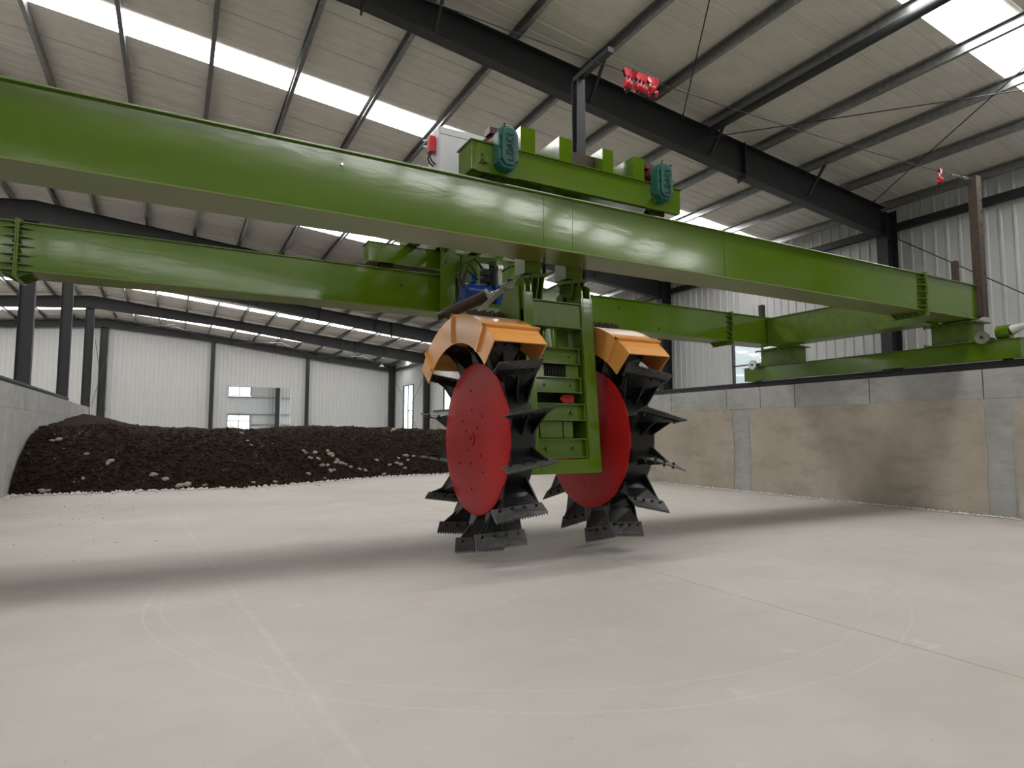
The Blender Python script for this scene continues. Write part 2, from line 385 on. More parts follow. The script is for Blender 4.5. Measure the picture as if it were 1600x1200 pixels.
for k, y in enumerate(FR):
    f = empty('portal_frame', (RIDGE, y, 0), names_fr[k], 'steel frame', 'steel portal frames of the hall')
    sc = .8 if k == len(FR)-1 else 1
    for sd in (1, -1):
        X = lambda x: x if sd > 0 else 2*RIDGE-x
        for (xa, da), (xb, db) in zip(dep, dep[1:]):
            mb = MB(); i_section(mb, y, X(xa), X(xb), zt(xa), zt(xb), zt(xa)-da*sc, zt(xb)-db*sc)
            mb.build('rafter', M['steel'], f, fix=True)
        for xs in (2.5, 11.45):
            d_ = dict(dep)[xs]*sc
            B(X(xs)-.014, X(xs)+.014, y-.13, y+.13, zt(xs)-d_-.09, zt(xs)+.03).build('splice_plate', M['steel'], f)
        # eave column
        c0, c1 = X(16.86), X(17.34); zc = zt(17.1)
        mb = MB(); mb.box(c0, c0+sd*.02, y-.15, y+.15, 0, zc-.1).box(c1-sd*.02, c1, y-.15, y+.15, 0, zc).box(c0+sd*.02, c1-sd*.02, y-.007, y+.007, 0, zc-.05)
        mb.box(c0+sd*.02, c1-sd*.02, y-.12, y+.12, zc-.86, zc-.84).box(c0+sd*.02, c1-sd*.02, y-.12, y+.12, zc-.12, zc-.1)
        mb.build('column', M['steel'], f)
        for px in PX[2:12:2]:
            q = X(px); MB().bar((q, y-.06, zt(px)-.6*sc), (q, y-.62, zr(px)-.16), .05, .05).build('flange_brace', M['steel'], f)
    # ridge column on the left trough wall
    mb = MB(); zc = zt(RIDGE)-.76*sc
    mb.box(-5.09, -5.07, y-.14, y+.14, 0, zc).box(-4.65, -4.63, y-.14, y+.14, 0, zc).box(-5.07, -4.65, y-.007, y+.007, 0, zc)
    mb.box(-5.13, -4.59, y-.17, y+.17, 0, .02).box(-5.16, -4.56, y-.17, y+.17, zc-.03, zc)
    mb.build('ridge_column', M['steel'], f)
    if k == 3:
        def rod(a, b, r=.011, p=f):
            a, b = Vector(a), Vector(b); MB().cyl(a, b, r, n=8).build('brace_rod', M['steel'], p)
            d = (b-a).normalized(); c = a+d*.5
            MB().bar(c-d*.09, c+d*.09, .03, .03).build('turnbuckle', M['steel'], p)
        zz = lambda x: zt(x)-.3
        rod((9.5, y-.04, zz(9.5)), (3.0, y-8.85, zz(3.0))); rod((10.0, y-.04, zz(10.0)-.05), (16.1, y-8.85, zz(16.1)-.05))
        rod((16.1, y-.04, zz(16.1)+.05), (10.2, y-8.85, zz(10.2)+.05))
        rod((17.25, y-.16, 6.95), (17.25, y-8.8, .5), .013)
    if k == 8:
        for xa, xb in ((-2.9, 2.1), (3.8, 10.3), (10.3, 16.5)):
            for q, (s0, s1) in enumerate(((xa, xb), (xb, xa))):
                MB().cyl((s0, y-.1, zt(s0)-.28-.06*q), (s1, y-8.8, zt(s1)-.28-.06*q), .013, n=6).build('brace_rod', M['galv'], f)
        for q, (ya, yb) in enumerate(((y-.2, y-8.7), (y-8.7, y-.2))):
            MB().cyl((17.25-.04*q, ya, 6.6), (17.25-.04*q, yb, .3), .015, n=6).build('brace_rod', M['steel'], f)
            MB().cyl((-4.6+.04*q, ya, 7.4), (-4.6+.04*q, yb, 3.2), .015, n=6).build('brace_rod', M['steel'], f)

# ------------------------------------------------------------------ right siding wall with windows
wr = empty('wall_right', (EAVE_R, 16, 0), kind='structure')
WIN = [(13.17, 15.70, 2.9, 5.44), (49.7, 52.2, 1.9, 5.70), (40.2, 42.95, 1.9, 5.0), (22.5, 25.1, 2.9, 5.44), (31.4, 33.9, 2.9, 5.44)]
def siding_piece(parent, y0, y1, z0, z1f, x, axis='X', dirn=-1):
    pp = prof(y1-y0); pp[-1] = (pp[-1][0]+.025, -.002); n = len(pp); vs = []
    for t in (0, .003):
        for y, h in pp:
            o = x+dirn*(h-t); vs.append((o, y0+y, z0) if axis == 'X' else (y0+y, o, z0))
        for y, h in pp:
            o = x+dirn*(h-t); vs.append((o, y0+y, z1f(y0+y)) if axis == 'X' else (y0+y, o, z1f(y0+y)))
    fs = []
    for i in range(n-1):
        q = (i, i+1, n+i+1, n+i); q2 = tuple(2*n+k for k in reversed(q)); fs += [q, q2]
    MB().add(vs, fs).build('wall_panel', M['siding'], parent, fix=False)
brk = [Y_BACK+1.187*k for k in range(62)]; brk[-1] = Y_END
for a, b, _, _ in WIN:
    for v in (a, b):
        j = min(range(len(brk)), key=lambda q: abs(brk[q]-v)); brk[j] = v
for a, b in zip(brk, brk[1:]):
    w_ = next((w for w in WIN if w[0] <= (a+b)/2 <= w[1]), None)
    top = lambda y: zr(EAVE_R)-.02
    if w_:
        siding_piece(wr, a, b, 0, lambda y: w_[2], EAVE_R); siding_piece(wr, a, b, w_[3], top, EAVE_R)
    else: siding_piece(wr, a, b, 0, top, EAVE_R)
B(EAVE_R-.21, EAVE_R-.03, Y_BACK, Y_END, 7.18, 7.37).build('girt', M['steel'], wr)
B(EAVE_R-.13, EAVE_R-.03, Y_BACK, Y_END, 1.5, 1.6).build('girt', M['steel'], wr)
for i, (a, b, z0, z1) in enumerate(WIN):
    w = empty('window_%d' % (i+1), (EAVE_R-.05, (a+b)/2, z0), kind='structure')
    mb = MB(); t = .06
    mb.box(EAVE_R-.1, EAVE_R+.01, a, a+t, z0, z1).box(EAVE_R-.1, EAVE_R+.01, b-t, b, z0, z1).box(EAVE_R-.1, EAVE_R+.01, a+t, b-t, z0, z0+t).box(EAVE_R-.1, EAVE_R+.01, a+t, b-t, z1-t, z1)
    mb.build('window_frame', M['alu'], w)
    mid = (a+b)/2; zc = z0+(z1-z0)*.42
    B(EAVE_R-.08, EAVE_R-.01, mid-.025, mid+.025, z0+t, z1-t).build('mullion', M['alu'], w)
    B(EAVE_R-.08, EAVE_R-.01, a+t, mid-.025, zc-.02, zc+.02).build('glazing_bar', M['alu'], w); B(EAVE_R-.08, EAVE_R-.01, mid+.025, b-t, zc-.02, zc+.02).build('glazing_bar', M['alu'], w)
    for (p, q) in ((a+t, mid-.025), (mid+.025, b-t)):
        for (s0, s1) in ((z0+t, zc-.02), (zc+.02, z1-t)): B(EAVE_R-.05, EAVE_R-.044, p, q, s0, s1).build('window_pane', M['glass'], w)

# ------------------------------------------------------------------ far wall with doorway
wf = empty('wall_far', (4, Y_END, 0), kind='structure')
DX0, DX1, DZ = 3.59, 8.46, 5.37
brk = [EAVE_L+1.206*k for k in range(38)]; brk[-1] = EAVE_R
for v in (DX0, DX1):
    j = min(range(len(brk)), key=lambda q: abs(brk[q]-v)); brk[j] = v
for a, b in zip(brk, brk[1:]):
    top = lambda x: zr(x)-.01
    siding_piece(wf, a, b, DZ if DX0 < (a+b)/2 < DX1 else 0, top, Y_END, 'Y')
for x in (2.44, 9.75):
    mb = MB(); y0 = Y_END-.34
    mb.box(x-.14, x+.14, y0, y0+.015, 0, zt(x)-.45).box(x-.14, x+.14, y0+.2, y0+.215, 0, zt(x)-.45).box(x-.006, x+.006, y0+.015, y0+.2, 0, zt(x)-.45)
    mb.build('wind_post', M['steel'], wf)
d1 = empty('door_1', ((DX0+DX1)/2, Y_END, 0), kind='structure')
mb = MB(); mb.box(DX0-.05, DX0, Y_END-.06, Y_END+.06, 0, DZ).build('door_jamb', M['siding'], d1)
B(DX1, DX1+.05, Y_END-.06, Y_END+.06, 0, DZ).build('door_jamb', M['siding'], d1); B(DX0-.05, DX1+.05, Y_END-.06, Y_END+.06, DZ, DZ+.05).build('door_head', M['siding'], d1)

# walls out of view: left side and hall front with an open gateway behind the camera
wlft = empty('wall_left', (EAVE_L, 16, 0), kind='structure')
brk = [Y_BACK+6.033*k for k in range(13)]
for a, b in zip(brk, brk[1:]): siding_piece(wlft, a, b, 0, lambda y: zr(EAVE_L)-.02, EAVE_L, 'X', 1)
wb = empty('wall_back', (-4, Y_BACK, 0), kind='structure')
for a, b in ((EAVE_L, -16), (-16, RIDGE), (RIDGE, 6.3), (6.3, EAVE_R)):
    siding_piece(wb, a, b, 0, lambda x: zr(x)-.01, Y_BACK, 'Y', 1)

# ------------------------------------------------------------------ trough walls
tr = empty('wall_trough_right', (XR+.25, 16, 0), kind='structure')
B(XR+.012, XR+.5, Y_BACK+.1, Y_T, 0, 2.28).build('wall_core', M['pier'], tr)
# plaster skin leaves two concrete piers bare
cuts = [(Y_BACK+.1, -.05), (.5, 5.86), (6.36, 12.02), (12.64, 18.4), (18.95, 24.6), (25.15, Y_T)]
for i, (a, b) in enumerate(cuts):
    n = max(2, int((b-a)/.12)); pts = []
    rough = lambda t: .035*noise.noise(Vector((t*2.3, i*7.1, .4)))
    poly = [(a+rough(z)*1.3, z) for z in [2.12*k/18 for k in range(19)]]+[(a+.02, 2.16)]
    poly += [(a+(b-a)*k/n, 2.285+.03*noise.noise(Vector(((a+(b-a)*k/n)*1.1, 3.3, 0)))) for k in range(1, n)]
    poly += [(b-.02, 2.16)]+[(b+rough(z+9)*1.3, z) for z in [2.12*k/18 for k in range(18, -1, -1)]]
    MB().prism(poly, 'X', XR, XR+.012).build('plaster_skin', M['plaster'], tr)
for a, b in ((-.05, .5), (5.86, 6.36), (12.02, 12.64), (18.4, 18.95), (24.6, 25.15)): B(XR+.004, XR+.012, a+.06, b-.06, 0, 2.1).build('pier', M['pier'], tr)
js = [Y_BACK+.1, -12.6, -9.9, -7.3, -4.9, -2.4, 0, 2.1, 4.2, 6.36, 8.64, 10.6, 11.67, 12.85, 15.12]+[15.12+2.3*k for k in range(1, 9)]+[Y_T]
for a, b in zip(js, js[1:]): B(XR+random.uniform(-.006,.004), XR+.5, a+.009, b-.009, 2.28, HW).build('cap_block', M['cap'], tr, bev=.008)
tl = empty('wall_trough_left', (XL-.35, 16, 0), kind='structure')
B(XL-.7, XL, Y_BACK+.1, Y_T, 0, 2.25).build('wall_core', M['leftwall'], tl)
js = [Y_BACK+.1]+[-12.7+2.35*k for k in range(13)]+[19.4, 21.9, 23.9, 26.05, 28.25, 30.5, 32.6, 34.8, Y_T]
for a, b in zip(js, js[1:]): B(XL-.7, XL+random.uniform(-.004,.006), a+.01, b-.01, 2.25, HW).build('cap_block', M['leftwall'], tl, bev=.008)
# rails
def rail(n, x, y0, y1):
    o = empty('trim_%d' % n, (x, (y0+y1)/2, HW), kind='structure')
    poly = [(x-.11, HW), (x+.11, HW), (x+.11, HW+.02), (x+.03, HW+.035), (x+.05, HW+.09), (x+.06, HW+.098), (x+.06, HW+.155), (x-.06, HW+.155), (x-.06, HW+.098), (x-.05, HW+.09), (x-.05, HW+.035), (x-.11, HW+.02)]
    MB().prism(poly, 'Y', y0, y1).build('crane_rail', M['steel'], o)
    y = y0+.3; k = 0
    while y < y1 and k < 90:
        B(x-.145, x-.09, y, y+.09, HW, HW+.04).build('rail_clip', M['steel'], o); y += .95 if y > 4 else 3; k += 1
    return o
rail(1, 14.12, Y_BACK+.2, Y_T-.2); rail(2, -3.88, Y_BACK+.2, 30.7)

# ------------------------------------------------------------------ hall beyond the doorway
YH = 69.0
nb = empty('neighbouring_hall', (7, YH, 0), 'grey clad hall wall with windows seen through the far doorway', 'building')
for a, b in ((1.2, 2.3), (2.3, 3.4), (3.4, 4.6), (4.6, 6.74), (6.74, 9.1), (9.1, 11.2), (11.2, 13.5)):
    if (a, b) == (4.6, 6.74):
        for z0, z1 in ((3.55, 5.34), (6.34, 8.1)): siding_piece(nb, a, b, z0, lambda x, z1=z1: z1, YH, 'Y')
    else: siding_piece(nb, a, b, -.15, lambda x: 8.1, YH, 'Y')
for z, x0 in ((5.19, 1.2), (3.46, 1.2), (2.4, 6.8)): B(x0, 13.5, YH-.2, YH-.04, z, z+.1).build('girt', M['galv'], nb)
B(9.08, 9.45, YH-.8, YH-.25, -.15, 8.1).build('column', M['steel'], nb); B(9.45, 9.56, YH-.8, YH-.25, -.15, 8.1).build('column_edge', M['whitebar'], nb)
for z0, z1 in ((5.40, 6.34), (-.1, 3.46)):
    wfm = MB(); wfm.box(4.58, 4.64, YH-.1, YH-.02, z0, z1).box(6.67, 6.74, YH-.1, YH-.02, z0, z1).box(5.63, 5.69, YH-.1, YH-.02, z0, z1).box(4.64, 6.67, YH-.1, YH-.02, z0, z0+.06).box(4.64, 6.67, YH-.1, YH-.02, z1-.06, z1)
    if z1 < 4: wfm.box(4.64, 6.67, YH-.1, YH-.02, 2.78, 2.86)
    w_ = wfm.build('window', M['alu'], nb)
    for p, q in ((4.64, 5.63), (5.69, 6.67)): B(p, q, YH-.07, YH-.065, z0+.06, z1-.06).build('pane', M['glass'], w_)
B(-1, 16, Y_END+.7, YH+.3, 8.15, 8.3).build('roof', M['roof'], nb)  # unseen slab added overhead to keep this hall wall in shade
for i, (x, y, h, lab) in enumerate(((5.3, 86, 3.6, 'bare dry bush outside the lower window pane on the left'), (7.0, 90, 3.3, 'bare dry bush outside the lower window pane on the right'))):
    b_ = empty('bush', (x, y, -.16), lab, 'bush')
    mb = MB()
    for k in range(26):
        a = random.uniform(0, 6.28); t = random.uniform(.2, .9)
        mb.cyl((x, y, -.16), (x+math.cos(a)*t*1.2, y+math.sin(a)*t, h*random.uniform(.6, 1.05)), .02, .008, n=5)
    mb.build('branches', M['leaf'], b_)
    mb = MB()
    for k in range(160):
        a = random.uniform(0, 6.28); t = random.random(); zz_ = h*random.uniform(.2, .8)
        c = Vector((x+math.cos(a)*t*1.1, y+math.sin(a)*t, zz_)); d = Vector((random.gauss(0,1), random.gauss(0,1), random.gauss(0,1))).normalized()*.09; e = d.orthogonal()
        mb.add([c-d, c+e*.6, c+d, c-e*.6], [(0,1,2,3)])
    mb.build('leaves', M['leaf'], b_, kind='stuff')

oh = empty('added_outside_hall', (27, 18, 0), 'added pale clad hall hiding the sky outside the right hand windows', 'building')  # added hall, blocks the white sky so the window panes look grey
for k in range(11): siding_piece(oh, 4+3*k, 7+3*k, -.16, lambda y: 9.0, 27, 'X', -1)
MB().prism([(26.8, 9.0), (34, 10.2), (34, 10.3), (26.8, 9.1)], 'Y', 3.8, 37.2).build('roof', M['roof'], oh)

# ================================================================== travelling bridge
YN, YF, ZB, ZT = 6.42, 10.83, 3.87, 4.58
br = empty('bridge_crane', (5, 8.9, HW+.14), 'long green travelling bridge of two box girders on the trough walls', 'gantry crane')
def girder(y, x0, x1, joints, nm):
    g = MB(); g.box(x0, x1, y+.035, y+.545, ZB+.02, ZT-.02)
    o = g.build('girder', M['green'], br, label=nm)
    B(x0, x1, y, y+.58, ZT-.02, ZT).build('top_flange', M['green'], o, bev=.004)
    B(x0, x1, y, y+.58, ZB, ZB+.02).build('bottom_flange', M['green_rusty'], o, bev=.004)
    # trolley rail
    B(x0+.4, x1-.4, y+.26, y+.32, ZT, ZT+.05).build('trolley_rail', M['rust'], o)
    for xj, both in joints:
        mb = MB(); mb.box(xj-.024, xj-.002, y-.055, y+.62, ZB-.09, ZT+.02).box(xj+.002, xj+.024, y-.055, y+.62, ZB-.09, ZT+.02)
        mb.build('splice_flange', M['green_dirty'], o)
        for i in range(5):
            z = ZB+.09+i*.13; yy = y+.05+i*.12
            for s_ in ((-1, 1) if both else (-1,)):
                for q in ([(xj+s_*.024, y-.05, z), (xj+s_*.2, y+.035, z), (xj+s_*.024, y+.035, z)], [(xj+s_*.024, yy, ZB-.085), (xj+s_*.2, yy, ZB), (xj+s_*.024, yy, ZB)]):
                    d_ = Vector((0, 0, .01)) if q[0][2] == q[1][2] else Vector((0, .01, 0))
                    MB().add(q+[Vector(p)+d_ for p in q], [(0,1,2),(5,4,3),(0,3,4,1),(1,4,5,2),(2,5,3,0)]).build('gusset', M['green_dirty'], o, fix=True)
        mb = MB()
        for i in range(5):
            z = ZB+.15+i*.13
            for s_ in ((-1, 1) if both else (-1,)): mb.cyl((xj+s_*.024, y-.015, z), (xj+s_*.05, y-.015, z), .018, n=6)
        mb.build('splice_bolts', M['black'], o)
    return o
gn = girder(YN, -4.35, 14.1, ((12.2, False), (-2.2, True)), 'near green box girder')
gf = girder(YF, -4.35, 13.62, ((12.0, False), (-2.05, True)), 'far green box girder')
for x in (3.93, 4.36, 7.05, 1.45): B(x-.004, x+.004, YN+.031, YN+.036, ZB+.02, ZT-.02).build('weld_seam', M['green'], gn)
for x, z in ((1.44, 4.42), (8.95, 4.40)):
    MB().cyl((x, YN+.036, z), (x, YN+.01, z), .014, n=10).build('lug', M['silver'], gn)
for x, y, z in ((3.55, YF, 4.3), (8.55, YF, 4.38), (9.7, YF, 4.0)): MB().cyl((x, y+.036, z), (x, y+.02, z), .022, n=10).build('lug', M['black'], gf)
# end ties, legs, carriages
for sx, cx in ((1, 14.12), (-1, -3.88)):
    tie = MB(); a = cx-.82*sx; b = cx-.35*sx
    tie.box(a, b, YN+.58, YF, ZB-.02, ZT-.06); t_ = tie.build('end_tie', M['green_dirty'], br)
    mb = MB(); mb.box(a-.03*sx, b+.03*sx, YN+.58, YF, ZB-.04, ZB-.02).box(a-.03*sx, b+.03*sx, YN+.58, YF, ZT-.06, ZT-.04); mb.build('tie_flange', M['green_dirty'], t_)
    car = MB(); car.box(cx-.2, cx+.2, 5.68, 12.15, 3.03, 3.39); c_ = car.build('end_carriage', M['green'], br, bev=.006)
    B(cx-.235*1, cx+.235, 5.66, 12.17, 3.39, 3.402).build('carriage_flange', M['green_dirty'], c_)
    for ya, yb in ((6.44, 7.22), (10.5, 11.55)):
        lg = MB(); lg.box(cx-.22, cx+.2, ya, yb, 3.43, ZB-.06); l_ = lg.build('leg', M['green_dirty'], br)
        mb = MB(); mb.box(cx-.3, cx+.27, ya-.09, yb+.12, 3.402, 3.43).box(cx-.3, cx+.27, ya-.09, yb+.12, ZB-.06, ZB-.035); mb.build('leg_flange', M['green_dirty'], l_)
        mb = MB()
        for i in range(7):
            yy = ya-.05+i*(yb-ya+.16)/6
            for z in (3.43, ZB-.085): mb.cyl((cx-.27*sx, yy, z), (cx-.27*sx, yy, z+.025), .018, n=6)
        mb.build('leg_bolts', M['black'], l_)
        B(cx-.22, cx+.2, ya, yb, ZB-.035, ZB).build('shim_block', M['green_dirty'], l_)
    for yc in (5.98, 11.85):
        mb = MB(); mb.lathe([(.02, -.05), (.125, -.05), (.125, -.035), (.11, -.03), (.11, .03), (.125, .035), (.125, .05), (.02, .05)], (cx, yc, HW+.155+.112), 'X', 24); mb.build('travel_wheel', M['rust'], c_)
    for yc, zc in ((6.23, 3.46), (11.72, 3.455)):
        dr = MB(); dr.lathe([(.015, -.02), (.125, -.02), (.125, .02), (.06, .025), (.045, .12), (.015, .12)], (cx-.36*sx, yc, zc), 'X', 28); dd = dr.build('coupling_disc', M['silver'], br)
        MB().cyl((cx-.395*sx, yc, zc), (cx-.34*sx, yc, zc), .03, n=12).build('hub_bolt', M['black'], dd)
        MB().cyl((cx-.24*sx, yc, zc), (cx+.1*sx, yc, zc), .03, n=12).build('shaft', M['rubber'], dd)
        if yc < 8:
            mt = MB(); mt.cyl((cx-.02*sx, yc-.12, zc+.1), (cx-.02*sx, yc-.34, zc+.1), .135, n=20).build('drive_motor', M['green'], br)
            MB().cyl((cx-.02*sx, yc-.34, zc+.12), (cx+.03*sx, yc-.56, zc+.2), .1, .05, n=20).build('motor_cover', M['whitebar'], br, label='pale wrapped motor end')
# rusty mast at the girder end carrying the wire
ms = MB(); ms.box(14.17, 14.36, 6.36, 6.372, 3.93, 6.86).box(14.17, 14.36, 6.508, 6.52, 3.93, 6.86).box(14.17, 14.182, 6.372, 6.508, 3.93, 6.86)
mast = ms.build('mast', M['rust'], br, label='rusty steel channel mast at the girder end')
B(14.1, 14.17, 6.40, 6.48, 3.95, 4.56).build('mast_bracket', M['rust'], mast)
for i in range(11): MB().cyl((14.31, 6.352, 4.1+i*.25), (14.31, 6.36, 4.1+i*.25), .022, n=10).build('mast_bolt', M['black'], mast)
B(13.98, 14.09, 6.72, 6.82, ZT, 5.14).build('stub_post', M['rust'], br, label='short rusty stub post on the near girder')
B(13.48, 13.6, YF+.3, YF+.41, ZT, 4.98).build('stub_post', M['rust'], br, label='short rusty stub post on the far girder')
# rope hank lying on the near girder
mb = MB()
for k in range(6):
    pts = []
    for i in range(30):
        t = i/29*2*math.pi; pts.append((11.5+(.42-.03*k)*math.cos(t+k)+.02*k, 6.85+.07*math.sin(t+k)+.01*k, ZT+.025+.02*k+.02*math.sin(3*t+k)+.02))
    mb.tube(pts, .016, 6)
mb.build('rope_hank', M['rope'], None, 'loose straw coloured rope hank lying on the near girder by the splice', 'rope')

# ================================================================== trolley on the bridge
tro = empty('trolley', (4.6, 8.9, ZT+.05), 'green motorised trolley of channels standing across both girders', 'crane trolley')
GZ0, GZ1 = 4.715, 5.065
def trolley_girder(y0, y1, nm):
    g = MB(); g.box(2.96, 6.24, y0, y1, GZ0, GZ1); o = g.build('trolley_girder', M['green'], tro, label=nm, bev=.006)
    B(2.94, 6.26, y0-.02, y1+.02, GZ1, GZ1+.012).build('girder_cap', M['green'], o)
    for xw in (3.32, 5.9):
        c = ((xw), (y0+y1)/2-.02, ZT+.05+.12)
        MB().lathe([(.03, -.06), (.15, -.06), (.15, -.045), (.12, -.04), (.12, .04), (.15, .045), (.15, .06), (.03, .06)], c, 'Y', 28).build('trolley_wheel', M['rust'], o)
    return o
tg1 = trolley_girder(6.5, 6.88, 'front trolley girder'); tg2 = trolley_girder(YF+.12, YF+.48, 'rear trolley girder')
for x0, x1 in ((3.02, 3.56), (5.62, 6.2)):
    o = B(x0, x1, 6.485, 6.5, GZ0-.015, GZ1-.03).build('wheel_plate', M['green'], tg1)
    MB().cyl((x0+.12, 6.485, GZ0+.13), (x0+.12, 6.44, GZ0+.13), .045, n=14).build('axle_boss', M['green'], tg1)
    MB().box(x0+.03, x0+.09, 6.455, 6.485, GZ0+.09, GZ0+.2).build('keeper_plate', M['green'], tg1)
    for zz_ in (.11, .18): MB().cyl((x0+.06, 6.455, GZ0+zz_), (x0+.06, 6.443, GZ0+zz_), .014, n=6).build('keeper_bolt', M['black'], tg1)
B(3.12, 3.62, YF+.105, YF+.12, GZ0, GZ1-.03).build('wheel_plate', M['green'], tg2); MB().cyl((3.36, YF+.105, GZ0+.1), (3.36, YF+.09, GZ0+.1), .045, n=14).build('axle_boss', M['green_dirty'], tg2)
# four cross channels
for x0, x1 in ((3.66, 3.87), (4.23, 4.43), (4.92, 5.10), (5.45, 5.64)):
    mb = MB(); t = .012; z0, z1 = GZ1+.03, 5.43
    mb.box(x0, x1, 6.56, 6.572, z0, z1).box(x1-t, x1, 6.572, YF+.5, z0, z1).box(x0, x1-t, 6.572, YF+.5, z1-t, z1).box(x0, x1-t, 6.572, YF+.5, z0, z0+t).box(x0, x0+t, 6.572, YF+.5, z0+t, z1-t)
    o = mb.build('cross_beam', M['green'], tro)
    mb = MB(); mb.box(x0-.09, x1+.09, 6.53, 6.80, GZ1+.012, GZ1+.03).box(x0-.09, x1+.09, YF+.14, YF+.46, GZ1+.012, GZ1+.03); mb.build('foot_plate', M['green'], o)
B(4.435, 4.915, 6.72, 6.74, GZ1+.02, 5.36).build('closing_plate', M['brown'], tro, label='dark brown plate between the middle cross channels')
# geared drives
def stroke(mb, segs, ox, oz, y, s, w=.012):
    for (a, b, c, d) in segs: mb.bar((ox-b*s, y, oz+a*s), (ox-d*s, y, oz+c*s), .012, w, (0,1,0))
LET = {'L': [(0,1,0,0),(0,0,.6,0)], 'D': [(0,0,0,1),(0,1,.4,1),(.4,1,.62,.75),(.62,.75,.62,.25),(.62,.25,.4,0),(.4,0,0,0)], 'A': [(0,0,.33,1),(.33,1,.66,0),(.14,.38,.52,.38)],
       'C': [(.6,.9,.35,1),(.35,1,.08,.8),(.08,.8,.08,.2),(.08,.2,.35,0),(.35,0,.6,.1)], 'I': [(.15,0,.15,1)]}
for x, z0 in ((3.37, 4.735), (5.82, 4.80)):
    y0 = 6.30
    out = [(x-.07, z0), (x+.07, z0), (x+.13, z0+.07), (x+.135, z0+.36)]+[(x+.135*math.cos(t), z0+.40+.135*math.sin(t)) for t in (R(a) for a in range(0, 181, 15))]+[(x-.135, z0+.36), (x-.13, z0+.07)]
    gb = MB().prism(out, 'Y', y0+.03, 6.485).build('drive_gearbox', M['teal'], tro, bev=.012)
    inn = [(x+(px-x)*.74, z0+.27+(pz-z0-.27)*.86) for px, pz in out]
    MB().prism(inn, 'Y', y0, y0+.03).build('gearbox_cover', M['teal'], gb, bev=.008)
    mb = MB(); oz = z0+.09
    for ch in 'LDACI':
        stroke(mb, LET[ch], x+.045, oz, y0-.003, .085); oz += .075 if ch != 'I' else .04
    mb.build('lettering', M['shade_and_letter'], gb)
    for dx, dz in ((-.115,.1),(-.115,.25),(.115,.1),(.115,.28),(-.115,.38),(.09,.5),(-.06,.53)): MB().cyl((x+dx, y0+.03, z0+dz), (x+dx, y0+.018, z0+dz), .014, n=6).build('gearbox_bolt', M['black'], gb)
    MB().cyl((x+.0, 6.485, z0+.40), (x+.0, 6.86, z0+.46), .12, n=20).build('drive_motor', M['maroon'], tro)
    MB().cyl((x, 6.86, z0+.46), (x, 6.95, z0+.475), .128, n=20).build('fan_cover', M['black'], tro)
    B(x-.12, x+.03, 6.6, 6.75, z0+.53, z0+.61).build('terminal_box', M['maroon'], tro)
MB().cyl((3.85, YF+.1, 5.2), (3.85, YF-.3, 5.2), .11, n=18).build('drive_motor', M['maroon'], tro)
# steel post with arm that carries the wire
mb = MB(); mb.box(4.91, 5.05, 7.13, 7.145, GZ1-.1, 6.72).box(4.91, 5.05, 7.255, 7.27, GZ1-.1, 6.72).box(4.97, 4.99, 7.145, 7.255, GZ1-.1, 6.72)
pst = mb.build('wire_post', M['steel'], tro, label='upright steel section rising from the trolley')
B(4.93, 5.02, 6.42, 7.27, 6.72, 6.79).build('post_arm', M['steel'], pst)
B(4.86, 5.12, 7.08, 7.32, GZ1-.12, GZ1-.1).build('post_base', M['green'], pst); B(4.435, 5.45, 7.06, 7.36, GZ1-.16, GZ1-.12).build('post_seat', M['green'], tro)
# hangers carrying the hydraulic unit
for x0, x1 in ((4.20, 4.54),):
    mb = MB(); mb.box(x0, x0+.19, 10.56, 10.575, 3.70, 5.43).box(x0+.175, x0+.19, 10.575, 10.74, 3.70, 5.43).box(x0+.19, x1, 10.66, 10.74, 3.70, 5.43)
    hg = mb.build('hanger_post', M['green'], tro)
    for z in (4.76, 4.98): MB().cyl((x0+.10, 10.56, z), (x0+.10, 10.545, z), .022, n=6).build('hanger_bolt', M['black'], hg)
B(5.02, 5.14, 9.9, 10.05, 3.72, 5.09).build('hanger_post', M['green'], tro)
B(4.1, 5.2, 9.05, 10.56, 3.66, 3.72).build('unit_platform', M['green_dirty'], tro)
B(4.62, 5.6, 10.55, 10.62, 4.3, 4.95).build('back_panel', M['green_dirty'], tro)
# control cabinet
cab = empty('control_cabinet', (3.2, 7.5, 4.72), 'pale grey steel control cabinet beside the left trolley drive', 'cabinet')
B(2.86, 3.56, 7.3, 7.66, 4.72, 5.575).build('cabinet_body', M['cabinet'], cab, bev=.006)
B(2.875, 3.545, 7.285, 7.3, 4.74, 5.46).build('cabinet_door', M['cabinet'], cab, bev=.004); B(2.875, 3.545, 7.288, 7.3, 5.475, 5.565).build('cabinet_header', M['cabinet'], cab)
B(2.78, 3.72, 7.28, 7.7, 4.66, 4.72).build('cabinet_tray', M['green'], tro)
B(3.56, 3.66, 7.4, 7.5, 4.69, 5.1).build('tray_arm', M['green'], tro)

